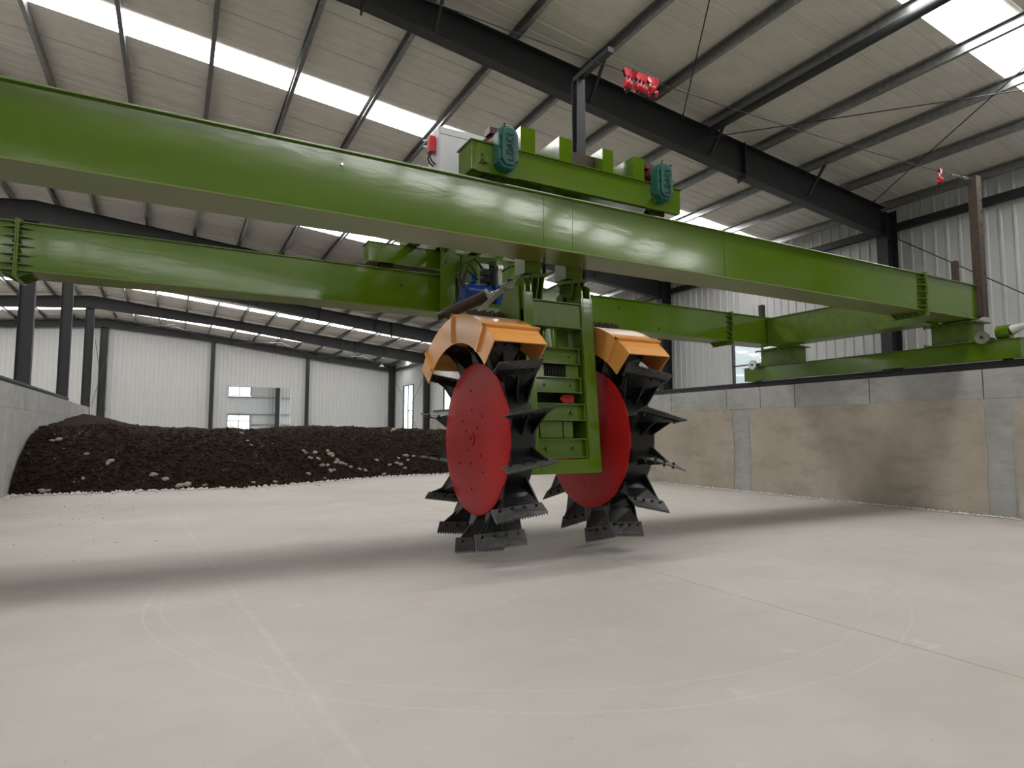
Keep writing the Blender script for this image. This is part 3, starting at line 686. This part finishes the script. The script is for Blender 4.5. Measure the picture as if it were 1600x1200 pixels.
# ================================================================== wire and red cable carriers
def wz(x): t = (x+3.9)/18.2; return 6.86+(6.80-6.86)*t-.30*4*t*(1-t)*(1.0)
wire = MB().tube([(-3.9+18.2*i/40, 6.45, wz(-3.9+18.2*i/40)) for i in range(41)], .007, 6).build('messenger_wire', M['steel'], None, 'thin steel wire stretched from the rusty mast across the hall', 'wire')
mb = MB()
for i in range(3): mb.cyl((13.45+.1*i, 6.45, wz(13.45+.1*i)), (13.5+.1*i, 6.45, wz(13.5+.1*i)), .022, n=8)
mb.build('wire_clamp', M['silver'], wire)
mb = MB(); mb.tube([(13.8, 6.43, wz(13.8)), (13.85, 6.42, wz(13.85)), (14.08, 6.42, wz(14.08)), (14.12, 6.43, wz(14.12))], .008).tube([(13.8, 6.47, wz(13.8)), (13.85, 6.48, wz(13.85)), (14.08, 6.48, wz(14.08)), (14.12, 6.47, wz(14.12))], .008); mb.build('tensioner', M['silver'], wire)
# left end of the wire: mast standing on the left end of the near girder
mb = MB(); mb.box(-4.18, -3.92, 6.36, 6.375, 4.6, 7.0).box(-4.18, -3.92, 6.545, 6.56, 4.6, 7.0).box(-4.18, -4.165, 6.375, 6.545, 4.6, 7.0)
mb.build('mast', M['rust'], br)
def carrier(x, sw, label, group=None, y=6.45):
    z = wz(x); o = empty('cable_carrier', (x, y, z-.3), label, 'cable carrier', group)
    xf = lambda p: Vector((x, y, z))+Matrix.Rotation(sw, 3, 'X') @ Matrix.Rotation(sw*.6, 3, 'Y') @ p
    for s_ in (-1, 1): MB(xf).lathe([(.008, -.01), (.032, -.012), (.022, 0), (.032, .012), (.008, .01)], (s_*.028, 0, .03), 'Y', 14).build('roller', M['black'], o)
    MB(xf).prism([(-.045, .05), (.045, .05), (.035, -.03), (.015, -.07), (-.015, -.07), (-.035, -.03)], 'Y', .016, .022).build('side_plate', M['redclip'], o, bev=.003)
    MB(xf).prism([(-.045, .05), (.045, .05), (.035, -.03), (.015, -.07), (-.015, -.07), (-.035, -.03)], 'Y', -.022, -.016).build('side_plate', M['redclip'], o, bev=.003)
    MB(xf).lathe([(.02, -.03), (.04, -.04), (.062, -.02), (.05, 0), (.062, .02), (.04, .04), (.02, .03)], (0, 0, -.17), 'X', 18).build('cable_saddle', M['redclip'], o)
    MB(xf).cyl((0, 0, -.065), (0, 0, -.12), .012, n=8).build('swivel', M['silver'], o)
    MB(xf).box(-.012, .012, -.03, .03, -.245, -.225).build('saddle_clip', M['black'], o)
    return o
random.seed(11)
for i, nth in enumerate(('leftmost', 'second', 'third', 'fourth', 'middle', 'sixth', 'seventh', 'last but one', 'rightmost')): carrier(5.25+.066*i, random.uniform(-.45, .45), '%s red cable carrier from the left in the bunch by the post arm' % nth if nth not in ('leftmost', 'rightmost', 'middle') else '%s red cable carrier of the bunch hanging by the post arm' % nth, 'red cable carriers bunched on the wire')
carrier(13.02, .05, 'single red cable carrier hanging near the rusty mast')
o = empty('cable_carrier', (2.8, 7.45, 5.2), 'red cable carrier fixed to the side of the grey control cabinet', 'cable carrier')
B(2.77, 2.855, 7.38, 7.5, 5.25, 5.47).build('bracket', M['redclip'], o, bev=.015)
for k in (0, 1): MB().tube([(2.80, 7.40+.07*k, 5.25), (2.78, 7.40+.07*k, 5.18), (2.80, 7.39+.07*k, 5.12), (2.85, 7.38+.07*k, 5.08)], .012).build('cable_tail', M['rubber'], o)
MB().cyl((2.70, 7.44, 5.40), (2.77, 7.44, 5.40), .012, n=8).build('pin', M['silver'], o); MB().cyl((2.70, 7.44, 5.32), (2.77, 7.44, 5.32), .012, n=8).build('pin', M['silver'], o)

# ================================================================== hydraulic unit
hy = empty('hydraulic_unit', (4.5, 9.6, 3.72), 'blue hydraulic tank with black valves standing behind the near girder', 'hydraulic unit')
tk = MB().lathe([(.02, -.26), (.17, -.26), (.2, -.23), (.2, .23), (.17, .26), (.02, .26)], (4.44, 9.5, 3.93), 'X', 28).build('tank', M['blue'], hy)
B(4.2, 4.68, 9.36, 9.64, 3.72, 3.78).build('tank_saddle', M['black'], hy)
B(4.72, 4.95, 9.3, 9.7, 3.72, 4.12).build('reservoir', M['blue'], hy, bev=.02)
MB().cyl((4.92, 9.38, 4.12), (4.92, 9.38, 4.19), .035, n=14).build('filler_cap', M['whitebar'], hy)
MB().cyl((4.74, 9.5, 4.12), (4.74, 9.5, 4.42), .1, n=18).build('pump_motor', M['black'], hy)
for x, z in ((4.52, 4.16), (4.52, 4.28), (4.64, 4.45)): B(x, x+.12, 9.38, 9.55, z, z+.1).build('valve', M['black'], hy, bev=.01)
B(4.45, 4.62, 9.40, 9.5, 4.40, 4.48).build('valve_plate', M['silver'], hy); B(4.78, 4.88, 9.36, 9.42, 4.42, 4.48).build('valve_plate', M['silver'], hy)
MB().cyl((4.36, 9.48, 4.14), (4.36, 9.48, 4.3), .06, n=14).build('pump_head', M['blue'], hy)
random.seed(3)
hoses = [[(4.4,9.4,4.25),(4.2,9.35,4.45),(4.05,9.35,4.3),(4.05,9.3,3.95),(4.1,9.1,3.6),(3.95,8.8,3.38)], [(4.5,9.4,4.4),(4.25,9.3,4.5),(4.12,9.3,4.1),(4.2,9.2,3.75),(4.0,8.9,3.45)],
         [(4.42,9.42,4.2),(4.18,9.36,4.3),(4.12,9.36,4.05),(4.3,9.38,3.98)], [(4.9,9.45,4.4),(5.0,9.2,4.45),(5.0,8.9,4.1),(4.9,8.4,3.75)], [(3.95,8.7,3.42),(3.78,8.75,3.62),(3.62,8.75,3.5),(3.62,8.7,3.32),(3.72,8.6,3.28)]]
for h in hoses:
    pts = []
    P_ = [Vector(h[0])]+[Vector(p) for p in h]+[Vector(h[-1])]
    for i in range(1, len(P_)-2):
        for k in range(8):
            t = k/8; a, b, c, d = P_[i-1:i+3]
            pts.append(.5*((2*b)+(c-a)*t+(2*a-5*b+4*c-d)*t*t+(3*b-a-3*c+d)*t**3))
    pts.append(P_[-1]); MB().tube(pts, .016, 8).build('hose', M['rubber'], hy)

# ================================================================== lifting frame between the wheels
YW, ZW = 7.34, 1.53
lf = empty('lifting_frame', (4.4, 6.9, 1.1), 'green ladder-like lifting frame hanging between the two digging wheels', 'frame')
TILT = 4.7
def ft(p):   # the frame hangs with its foot swung a little towards the front
    return Vector((p[0], p[1]-(3.4-p[2])*math.tan(R(TILT)), p[2]))
def FB(*a): return MB(ft).box(*a)
YA = 6.85
for x0, x1 in ((3.86, 4.0), (4.75, 4.93)):
    FB(x0, x1, YA, YA+.02, 1.09, 3.42).build('upright', M['green'], lf, bev=.004)
    s_ = x0 if x0 > 4.4 else x1
    FB(s_-.008 if x0 > 4.4 else s_-.008, s_+.008, YA+.02, YA+.42, 1.09, 3.42).build('upright_web', M['green_dirty'], lf)
    FB(x0, x1, YA+.42, YA+.44, 1.09, 3.42).build('upright', M['green'], lf)
    # rounded ear plates above
    cx = (x0+x1)/2
    ear = [(YA-.0, 3.2), (YA+.0, 3.52)]+[(YA+.12-.12*math.cos(t), 3.52+.1*math.sin(t)) for t in (R(a) for a in range(15, 166, 15))]+[(YA+.24, 3.52), (YA+.24, 3.2)]
    for xe in (x0+.015, x1-.035): MB(ft).prism(ear, 'X', xe, xe+.02).build('ear_plate', M['green'], lf)
tb = FB(4.0, 4.75, YA+.03, YA+.36, 3.0, 3.32).build('top_beam', M['green_dirty'], lf, bev=.01)
FB(4.0, 4.75, YA-.01, YA+.40, 2.985, 3.0).build('beam_flange', M['green_dirty'], tb); FB(4.0, 4.75, YA+.0, YA+.40, 3.32, 3.335).build('beam_flange', M['green_dirty'], tb)
FB(4.0, 4.93, YA-.004, YA+.02, 1.09, 1.27).build('bottom_beam', M['green'], lf, bev=.004)
FB(4.0, 4.75, YA+.02, YA+.42, 1.09, 1.11).build('bottom_beam_web', M['green_dirty'], lf)
MB(ft).cyl((4.3, YA+.2, 2.72), (4.3, YA+.2, 3.0), .15, n=28).build('lift_cylinder', M['green'], lf)
FB(4.5, 4.7, YA+.28, YA+.31, 2.72, 3.0).build('baffle', M['green_dirty'], lf)
ZS = [(2.5, 2.717), (2.121, 2.328), (1.762, 1.984), (1.287, 1.532)]
for i, (z0, z1) in enumerate(ZS):
    xr = 4.68 if i < 2 else 4.72
    bx = FB(4.0, xr, YA+.09, YA+.4, z0+.01, z1-.01).build('housing', M['green'], lf)
    FB(4.0, xr+.02, YA+.01, YA+.4, z1-.012, z1).build('housing_lip', M['green'], bx); FB(4.0, xr+.02, YA+.01, YA+.4, z0, z0+.012).build('housing_lip', M['green'], bx)
    FB(xr, xr+.012, YA+.02, YA+.4, z0+.012, z1-.012).build('housing_end', M['green'], bx)
    rb = .014 if i < 2 else .034
    for xb in (4.16, 4.56): MB(ft).cyl((xb, YA+.09, (z0+z1)/2), (xb, YA+.05, (z0+z1)/2), rb, n=6).build('bolt_head', M['green'] if i > 1 else M['green_dirty'], bx)
# slot with coil between the upper housings
FB(4.0, 4.16, YA+.08, YA+.35, 2.335, 2.495).build('slot_cheek', M['green'], lf); FB(4.5, 4.70, YA+.08, YA+.35, 2.335, 2.495).build('slot_cheek', M['green'], lf)
FB(4.16, 4.5, YA+.25, YA+.27, 2.335, 2.495).build('slot_shade', M['shade_and_letter'], lf)  # dark sheet standing in for the shade inside the slot
for i in range(11): FB(4.185+i*.028, 4.195+i*.028, YA+.10, YA+.25, 2.34, 2.49).build('coil_turn', M['black'], lf)
FB(4.0, 4.72, YA+.3, YA+.32, 1.99, 2.12).build('gap_shade', M['shade_and_letter'], lf)  # near-black sheet in front of the back plate, painted as the gap's shade
MB(ft).prism([(4.40, 2.05), (4.45, 2.105), (4.62, 2.105), (4.62, 1.995), (4.45, 1.995)], 'Y', YA+.1, YA+.125).build('red_tab', M['red'], lf)
FB(4.08, 4.42, YA+.1, YA+.4, 1.54, 1.755).build('bearing_block', M['green'], lf, bev=.005); FB(4.435, 4.58, YA+.1, YA+.4, 1.54, 1.755).build('bearing_block', M['green'], lf, bev=.005)
FB(4.0, 4.74, YA+.4, YA+.44, 1.28, 2.72).build('back_plate', M['green_dirty'], lf)
MB().cyl((3.72, YW, ZW), (5.28, YW, ZW), .13, n=24).build('axle_housing', M['green_dirty'], lf)
B(3.98, 4.78, 7.05, 7.6, 1.3, 1.9).build('gearbox', M['green_dirty'], lf, bev=.02)
# side arm plates running back from the ears
MB(ft).prism([(YA+.1, 2.95), (YA+.95, 2.95), (YA+.62, 3.3), (YA+.5, 3.5), (YA+.1, 3.52)], 'X', 3.84, 3.86).build('arm_plate', M['green_dirty'], lf)
MB(ft).prism([(YA+.1, 2.95), (YA+.95, 2.95), (YA+.62, 3.3), (YA+.5, 3.5), (YA+.1, 3.52)], 'X', 4.93, 4.95).build('arm_plate', M['green_dirty'], lf)
# hinge brackets below the trolley
for xc in (4.15, 4.80):
    hk = B(xc-.15, xc+.1, 7.06, 7.34, 3.72, 5.10).build('hinge_hanger', M['green_dirty'], lf)
    MB().add([(xc-.24, 7.5, 3.60), (xc+.17, 7.5, 3.68), (xc+.17, 7.02, 3.70), (xc-.24, 7.02, 3.62), (xc-.24, 7.5, 3.64), (xc+.17, 7.5, 3.73), (xc+.17, 7.02, 3.75), (xc-.24, 7.02, 3.66)], [(0,3,2,1),(4,5,6,7),(0,1,5,4),(1,2,6,5),(2,3,7,6),(3,0,4,7)]).build('hinge_plate', M['green_dirty'], hk, fix=True)
    for dx in (-.08, .02, .10):
        lug = [(7.0, 3.7), (7.32, 3.7), (7.34, 3.52)]+[(7.2+.14*math.cos(t), 3.44+.16*math.sin(t)) for t in (R(a) for a in range(0, -181, -20))]+[(7.02, 3.55)]
        MB().prism(lug, 'X', xc+dx, xc+dx+.022).build('hinge_lug', M['green_dirty'], hk)
    MB().cyl((xc-.16, 7.2, 3.44), (xc+.18, 7.2, 3.44), .05, n=16).build('hinge_pin', M['black'], hk)
    MB().cyl((xc-.16, 7.2, 3.44), (xc-.175, 7.2, 3.44), .075, n=16).build('pin_cap', M['green_dirty'], hk)
    MB().cyl((xc+.15, 7.06, 3.74), (xc+.15, 7.06, 3.86), .03, .02, n=8).build('hinge_nut', M['black'], hk)
# hydraulic ram and flat bar above the left hood
rm = MB().cyl((3.46, 8.5, 3.36), (4.0, 8.2, 3.63), .085, n=20).build('ram', M['rust'], lf, label='rust-brown hydraulic ram cylinder')
MB().cyl((4.0, 8.2, 3.63), (4.03, 8.18, 3.645), .1, n=20).build('ram_gland', M['whitebar'], rm); MB().cyl((4.03, 8.18, 3.645), (4.3, 8.0, 3.75), .035, n=12).build('ram_rod', M['silver'], rm)
MB().cyl((3.46, 8.5, 3.36), (3.36, 8.55, 3.31), .06, n=14).build('ram_eye', M['black'], rm)
MB().bar((3.72, 8.0, 3.28), (4.2, 7.9, 3.78), .07, .02, (0,1,0)).build('flat_bar', M['whitebar'], lf, label='pale flat steel bar'); MB().bar((4.2, 7.9, 3.78), (4.32, 7.5, 3.74), .06, .06).build('link_bar', M['rust'], lf)
MB().bar((5.0, 7.3, 3.32), (5.16, 7.3, 3.10), .05, .02, (0,1,0)).build('flat_bar', M['whitebar'], lf)
# yellow hoods
def hood(x0, x1, t0, t1, ribs):
    ro, ri = 1.57, 1.20
    P = lambda r, a: (YW-r*math.cos(R(a)), ZW+r*math.sin(R(a)))
    N_ = 16; A = [t0+(t1-t0)*i/N_ for i in range(N_+1)]
    kink = {0: t0, N_: t1}
    rad = lambda a: ro
    h = MB(); t = .012
    for xa, xb in ((x0, x0+t), (x1-t, x1)):
        poly = [P(rad(a), a) for a in A]+[P(ri+.02, a) for a in reversed(A)]
        k = len(A)
        vs = [(xa, *p) for p in poly]+[(xb, *p) for p in poly]; n = len(poly); fs = []
        for i in range(k-1):
            q = (i, i+1, n-2-i, n-1-i); fs += [q, tuple(n+v for v in reversed(q))]
        fs += [(i, (i+1) % n, n+(i+1) % n, n+i) for i in range(n)]
        h.add(vs, fs)
    top = MB(); vs = []; fs = []
    for a in A:
        for x, r in ((x0, ro), (x1, ro), (x1, ro+t), (x0, ro+t)): vs.append((x, *P(r, a)))
    for i in range(N_):
        o = 4*i
        for e in range(4): fs.append((o+e, o+(e+1) % 4, o+4+(e+1) % 4, o+4+e))
    fs += [(0,1,2,3), tuple(4*N_+k for k in (3,2,1,0))]
    top.add(vs, fs)
    hd = h.build('hood_side', M['yellow'], lf, fix=True)
    top.build('hood_top', M['yellow'], lf, fix=True)
    for a in ribs:
        rb = MB(); n0 = Vector((0, *P(1, a)))-Vector((0, YW, ZW)); tg = Vector((0, math.sin(R(a)), math.cos(R(a))))
        for xa, xb, ra, rb_ in ((x0-.035, x0, ri+.04, ro+.045), (x1, x1+.035, ri+.04, ro+.045), (x0-.035, x1+.035, ro+t, ro+.047)):
            c = Vector((0, YW, ZW)); vs = []
            for x in (xa, xb):
                for r in (ra, rb_):
                    for s_ in (-.016, .016): vs.append(c+Vector((x, 0, 0))+n0*r+tg*s_)
            rb.add(vs, [(0,1,3,2),(4,6,7,5),(0,4,5,1),(2,3,7,6),(0,2,6,4),(1,5,7,3)])
        rb.build('hood_rib', M['yellow'], hd, fix=True)
    # rusty roller chain lying along the hood crown
    mb = MB()
    for i in range(9):
        xx = x0+.2+i*.06
        if xx < x1+.02: mb.box(xx, xx+.05, YW-.02, YW+.05, ZW+ro+.01, ZW+ro+.10+.02*(i % 2))
    mb.build('chain_strip', M['rust'], hd, kind='stuff')
hood(3.13, 3.83, 45, 141, (56.5, 93, 130)); hood(5.02, 5.70, 43, 139, (54.5, 91, 128))
for xa, xb in ((3.74, 3.86), (4.95, 5.08)): B(xa, xb, 7.3, 7.4, 3.02, 3.12).build('hood_bracket', M['rust'], lf)

# ================================================================== digging wheels
def wheel(x0d, x1d, tip0, tip1, root0, root1, skew, ang0, label, discx):
    o = empty('digging_wheel', (x0d, YW, ZW), label, 'digging wheel', 'pair of bladed digging wheels')
    MB().lathe([(.1, x0d-discx), (.875, x0d-discx), (.895, x0d-discx), (.895, x1d-discx), (.875, x1d-discx), (.1, x1d-discx)], (discx, YW, ZW), 'X', 64).build('drum', M['black'], o)
    prof_ = [(.05, -.03), (.3, -.028), (.6, -.02), (.85, -.008), (.945, .006), (.972, .012), (.972, .03), (.9, .03)]
    ds = MB().lathe([(0.002, -.03)]+prof_, (discx, YW, ZW), 'X', 96).build('disc', M['red'], o, fix=True)
    MB().lathe([(.085, .004), (.085, -.012), (.055, -.012), (.05, -.006), (.002, -.006)], (discx-.03, YW, ZW), 'X', 32).build('hub_ring', M['red'], ds, fix=True)
    MB().cyl((discx-.034, YW, ZW), (discx-.044, YW, ZW), .013, n=12).build('hub_bolt', M['black'], ds)
    for r, a in ((.62, 95), (.36, 140), (.37, 92), (.42, 42), (.2, 150), (.22, 40), (.33, -40), (.5, -140), (.52, -52), (.32, -95), (.64, -92), (.2, -130)):
        dep_ = -.03+.01*(r/.6)**2
        c = Vector((discx+dep_, YW-r*math.cos(R(a)), ZW+r*math.sin(R(a))))
        MB().cyl(c+Vector((.01,0,0)), c-Vector((.006,0,0)), .016, n=8).build('disc_bolt', M['black'], ds)
    # blade template: radial = +Z, axial = X, tangential = +Y
    xm = (tip0+tip1)/2-x0d
    def sk(x, r): return skew*(x-xm)*min(1, max(0, (r-.86)/.55))
    def P(x, r, y): return Vector((x, y+sk(x, r), r))
    a0, a1, b0, b1 = tip0-x0d, tip1-x0d, root0-x0d, root1-x0d; T = .012; rt_, rm_ = .885, 1.31
    body = MB()
    for nseg in [0]:
        c0, c1 = b0+(a0-b0)*.12, b1+(a1-b1)*.2
        q = [P(b0, rt_, 0), P(b1, rt_, 0), P(c1, 1.03, 0), P(a1, rm_, 0), P(a0, rm_, 0), P(c0, 1.03, 0)]; qq = [v+Vector((0, T, 0)) for v in q]
        body.add(q+qq, [(0,1,2,5),(5,2,3,4),(11,8,7,6),(10,9,8,11)]+[(i, 6+i, 6+(i+1) % 6, (i+1) % 6) for i in range(6)])
    for x_b, x_a in ((b0+.03, b0+(a0-b0)*.45), (b1-.03, b1+(a1-b1)*.5), ((b0+b1)/2, (a0+a1)/2+.05)):
        for sg in (1, -1):
            if sg == 1 and abs(x_b-(b0+b1)/2) < .01: continue
            L_ = .15 if sg < 0 else .12
            e = Vector((.01, 0, 0)); tri = [P(x_b, rt_, T/2), P(x_b, rt_-.015, sg*L_), P(x_a, rm_-.09, T/2)]
            body.add([v-e for v in tri]+[v+e for v in tri], [(0,1,2),(5,4,3),(0,3,4,1),(1,4,5,2),(2,5,3,0)])
    cut = MB(); nt_ = 19; rc0, rc1 = 1.245, 1.415
    line = [P(a0-.02, rc0, T)] + [P(a1+.02, rc0, T)]
    teeth = []
    for i in range(nt_+1):
        x = a1+.02-(a1-a0+.04)*i/nt_; teeth.append(P(x, rc1, T))
        if i < nt_: teeth.append(P(x-(a1-a0+.04)/nt_*.5, rc1+.036, T))
    poly = line+teeth; n = len(poly)
    cut.add(poly+[v+Vector((0, .013, 0)) for v in poly], [tuple(range(n)), tuple(range(2*n-1, n-1, -1))]+[(i, n+i, n+(i+1) % n, (i+1) % n) for i in range(n)])
    first = None
    for k in range(14):
        th = ang0+360/14*k; rot = (R(90-th), 0, 0)
        if first is None:
            bl = body.build('blade', M['black'], o, local=True, fix=True)
            ct = cut.build('cutter_plate', M['cutter'], bl, local=True, fix=True)
            bolts = []
            for i in range(4):
                x = a0+.07+(a1-a0-.14)*i/3; c = P(x, 1.29, 0)
                bolts.append(MB().cyl(c+Vector((0,-.03,0)), c+Vector((0,.055,0)), .017, n=6).build('bolt', M['black'], bl, local=True))
            first = (bl, ct, bolts); bl.rotation_euler = rot
        else:
            b2 = first[0].copy(); COL.objects.link(b2); b2.parent = o; b2.rotation_euler = rot
            for ch in [first[1]]+first[2]:
                c2 = ch.copy(); COL.objects.link(c2); c2.parent = b2
    return o
wheel(3.42, 3.80, 3.19, 3.79, 3.44, 3.78, .18, 12.5, 'left black bladed digging wheel, its red disc facing fully forward', 3.40)
wheel(5.17, 5.64, 5.10, 5.71, 5.19, 5.62, -.26, 12.0, 'right black bladed digging wheel, its red disc half hidden by the green frame', 5.15)

# ================================================================== compost pile
def lerp_tab(tab, x):
    if x <= tab[0][0]: return tab[0][1]
    for (a, va), (b, vb) in zip(tab, tab[1:]):
        if x <= b: return va+(vb-va)*(x-a)/(b-a)
    return tab[-1][1]
YBASE = [(-3.8, 20.35), (-3, 20.1), (-1, 20.15), (1, 20.0), (2.2, 19.95), (4.5, 21.2), (6.8, 22.55), (9.2, 22.9), (14, 23.4)]
HTOP = [(-3.8, 1.80), (-2.4, 1.88), (-1.5, 1.85), (-.4, 1.76), (1.1, 1.72), (2.6, 1.70), (4.2, 1.80), (5.3, 1.88), (7.3, 1.84), (9, 1.82), (10.5, 1.72), (14, 1.7)]
def pile_h(x, y):
    yb = lerp_tab(YBASE, x)+.22*noise.noise(Vector((x*1.3, 2.1, 0)))+.1*noise.noise(Vector((x*4, 7.1, 0)))
    t = y-yb
    if t <= 0: return -.02
    H = lerp_tab(HTOP, x)
    g = min(1, max(0, (y-24)/7)); g = g*g*(3-2*g)
    H += .42*g*math.exp(-((x+3.2)/1.25)**2)
    h = H*(1-math.exp(-(t/1.35)**1.15))
    v = Vector((x, y, 0)); k = min(1, t/.4)
    h += k*(.13*noise.noise(v*.8)+.075*noise.noise(v*2.1+Vector((5,0,0)))+.045*noise.noise(v*5.3)+.03*noise.noise(v*11))
    return max(h, .012*k)
xs = [XL+.03+(XR-XL-.06)*i/250 for i in range(251)]
ys = [19.4+.07*i for i in range(80)]+[25.0+.22*i for i in range(50)]
vs = [(x, y, pile_h(x, y)) for y in ys for x in xs]; nx = len(xs)
# carry the pile down to the floor at its back so that it is a closed heap
fs = [(j*nx+i, j*nx+i+1, (j+1)*nx+i+1, (j+1)*nx+i) for j in range(len(ys)-1) for i in range(nx-1)]
vs += [(x, ys[-1]+.6, -.02) for x in xs]; j = len(ys)-1
fs += [(j*nx+i, j*nx+i+1, (j+1)*nx+i+1, (j+1)*nx+i) for i in range(nx-1)]
mb = MB(); mb.add(vs, fs, True)
mb.build('compost_pile', M['compost'], None, 'long heap of dark brown compost filling the far end of the trough', 'compost', kind='stuff')
# pale lumps on the pile
random.seed(21)
lumpmesh = []
for k in range(4):
    b = bmesh.new(); bmesh.ops.create_icosphere(b, subdivisions=2, radius=1)
    for v in b.verts:
        d = 1+.35*noise.noise(v.co*1.3+Vector((k*9, 0, 0)))+.12*noise.noise(v.co*3.7+Vector((0, k*5, 0)))
        v.co = Vector((v.co.x*1.25, v.co.y*.8, v.co.z*.62))*d
    me = bpy.data.meshes.new('pale_lump'); b.to_mesh(me); b.free(); me.materials.append(M['lump'])
    for p_ in me.polygons: p_.use_smooth = True
    lumpmesh.append(me)
LUMPS = [(4.24,22.03,0.093),(3.9,21.77,0.073),(4.0,21.66,0.091),(4.3,21.76,0.074),(4.72,22.38,0.095),(4.79,22.29,0.114),(4.85,22.28,0.095),(5.05,22.28,0.095),(4.96,22.13,0.095),(4.39,21.57,0.11),(4.6,21.77,0.074),(5.17,22.17,0.095),(5.34,22.25,0.077),(5.53,22.28,0.096),(4.69,21.68,0.111),(4.86,21.85,0.075),(6.08,22.43,0.098),(5.86,22.31,0.078),(6.65,22.96,0.081),(7.13,22.94,0.082),(7.6,23.3,0.084),(7.97,23.51,0.106),(7.98,23.3,0.084),(7.63,23.1,0.104),(7.47,23.07,0.083),(8.3,23.53,0.086),(8.21,25.84,0.139),(7.75,22.99,0.083),(3.88,21.11,0.071),(-0.49,20.6,0.093),(-0.19,20.43,0.093),(0.38,20.18,0.124),(0.2,20.17,0.108),(0.82,20.15,0.063),(-2.14,20.49,0.059),(-2.91,21.94,0.094),(-3.06,21.94,0.078),(-2.17,21.24,0.077),(-1.58,21.01,0.092),(-1.63,20.94,0.061),(-2.99,20.24,0.085),(-2.86,20.25,0.071),(2.76,20.36,0.067),(2.12,20.13,0.065),(2.04,23.4,0.075),(2.08,21.85,0.053),(2.14,21.59,0.052),(3.84,21.83,0.073),(6.82,22.55,0.08),(4.42,21.25,0.054)]   # x, y, size
for i, (x, y, r) in enumerate(LUMPS):
    o = bpy.data.objects.new('pale_lump', lumpmesh[i % 4]); COL.objects.link(o)
    o.location = (x, y, pile_h(x, y)+r*.2); o.scale = (r, r, r); o.rotation_euler = (random.uniform(-.4, .4), random.uniform(-.4, .4), random.uniform(0, 6.28))
    zone = 'beside the left concrete wall' if x < -1.3 else 'below the far doorway' if x < 3.5 else 'in the big loose cluster' if x < 6.2 else 'next to the digging wheel'
    size = 'large' if r > .1 else 'middling' if r > .075 else 'small'
    tag(o, '%s pale lump on the dark compost %s' % (size, zone), 'lump', 'pale lumps scattered on the compost heap')
random.seed(77)
def scatter(name, mt, n, r0, r1, label, sink=.1):
    mb = MB(); k = 0
    while k < n:
        x = random.uniform(XL+.1, 11.5); y = lerp_tab(YBASE, x)+random.uniform(.05, 4.5)*random.uniform(.3, 1)
        z = pile_h(x, y)
        if z <= .02: continue
        r = random.uniform(r0, r1)*random.uniform(.6, 1); c = Vector((x, y, z+r*sink)); k += 1
        vs = [c+Vector(d)*r*random.uniform(.55, 1.35) for d in ((1,0,0),(-1,0,0),(0,1,0),(0,-1,0),(0,0,.8),(0,0,-.6))]
        mb.add(vs, [(0,2,4),(2,1,4),(1,3,4),(3,0,4),(2,0,5),(1,2,5),(3,1,5),(0,3,5)])
    mb.build(name, mt, None, label, 'compost', kind='stuff')
scatter('compost_clods', M['compost'], 9000, .02, .085, 'loose dark clods covering the front slope of the compost heap')
scatter('pale_specks', M['lump'], 260, .012, .035, 'tiny pale specks sprinkled over the compost heap', .5)
# white crumbs along the foot of the pile and of the trough walls
def crumbs(label, pts):
    mb = MB()
    for (x, y, r) in pts:
        z0 = 0; c = Vector((x, y, z0+r*.35)); vs = []
        for d in ((1,0,0),(-1,0,0),(0,1,0),(0,-1,0),(0,0,.8),(0,0,-.45)): vs.append(c+Vector(d)*r*random.uniform(.6, 1.3))
        mb.add(vs, [(0,2,4),(2,1,4),(1,3,4),(3,0,4),(2,0,5),(1,2,5),(3,1,5),(0,3,5)])
    mb.build('white_crumbs', M['crumb'], None, label, 'crumbs', kind='stuff')
pts = []
for k in range(1500):
    x = random.uniform(XL+.02, XR-.3); yb = lerp_tab(YBASE, x)+.22*noise.noise(Vector((x*1.3, 2.1, 0)))
    pts.append((x, yb-random.expovariate(5.5)+.16, random.uniform(.015, .06)))
crumbs('white crumbs strewn along the foot of the compost heap', pts)
pts = []
for k in range(1600):
    y = random.uniform(2, 22); w_ = .06+.05*noise.noise(Vector((y*1.7, 0, 0)))
    pts.append((XR-.08-abs(random.gauss(0, max(.02, w_))), y, random.uniform(.012, .045)))
crumbs('white crumbs lying along the foot of the right concrete wall', pts)
pts = [(XL+.09+abs(random.gauss(0, .08)), random.uniform(8, 20.5), random.uniform(.012, .045)) for k in range(500)]
crumbs('white crumbs lying along the foot of the left concrete wall', pts)
# dark crumbs on the floor left of the machine
mb = MB()
for k in range(60):
    x, y, r = random.gauss(-1.6, .7), random.uniform(8.5, 18), random.uniform(.004, .014); c = Vector((x, y, r*.3))
    mb.add([c+Vector(d)*r*random.uniform(.6, 1.3) for d in ((1,0,0),(-1,0,0),(0,1,0),(0,-1,0),(0,0,.7),(0,0,-.4))], [(0,2,4),(2,1,4),(1,3,4),(3,0,4),(2,0,5),(1,2,5),(3,1,5),(0,3,5)])
mb.build('compost_crumbs', M['compost'], None, 'dark compost crumbs scattered on the floor at left', 'crumbs', kind='stuff')
# lamp under the eave of the far right corner
lp = empty('high_bay_lamp', (15.64, 52.9, 7.35), 'small white bell lamp hanging in the far right corner', 'lamp')
MB().lathe([(.05, .2), (.08, .17), (.24, .02), (.25, 0), (.23, 0), (.06, .15)], (15.64, 52.9, 7.37), 'Z', 24).build('lamp_shade', M['cabinet'], lp, fix=True)
MB().cyl((15.64, 52.9, 7.56), (15.64, 52.9, zt(15.64)+.05), .015, n=8).build('lamp_stem', M['galv'], lp)
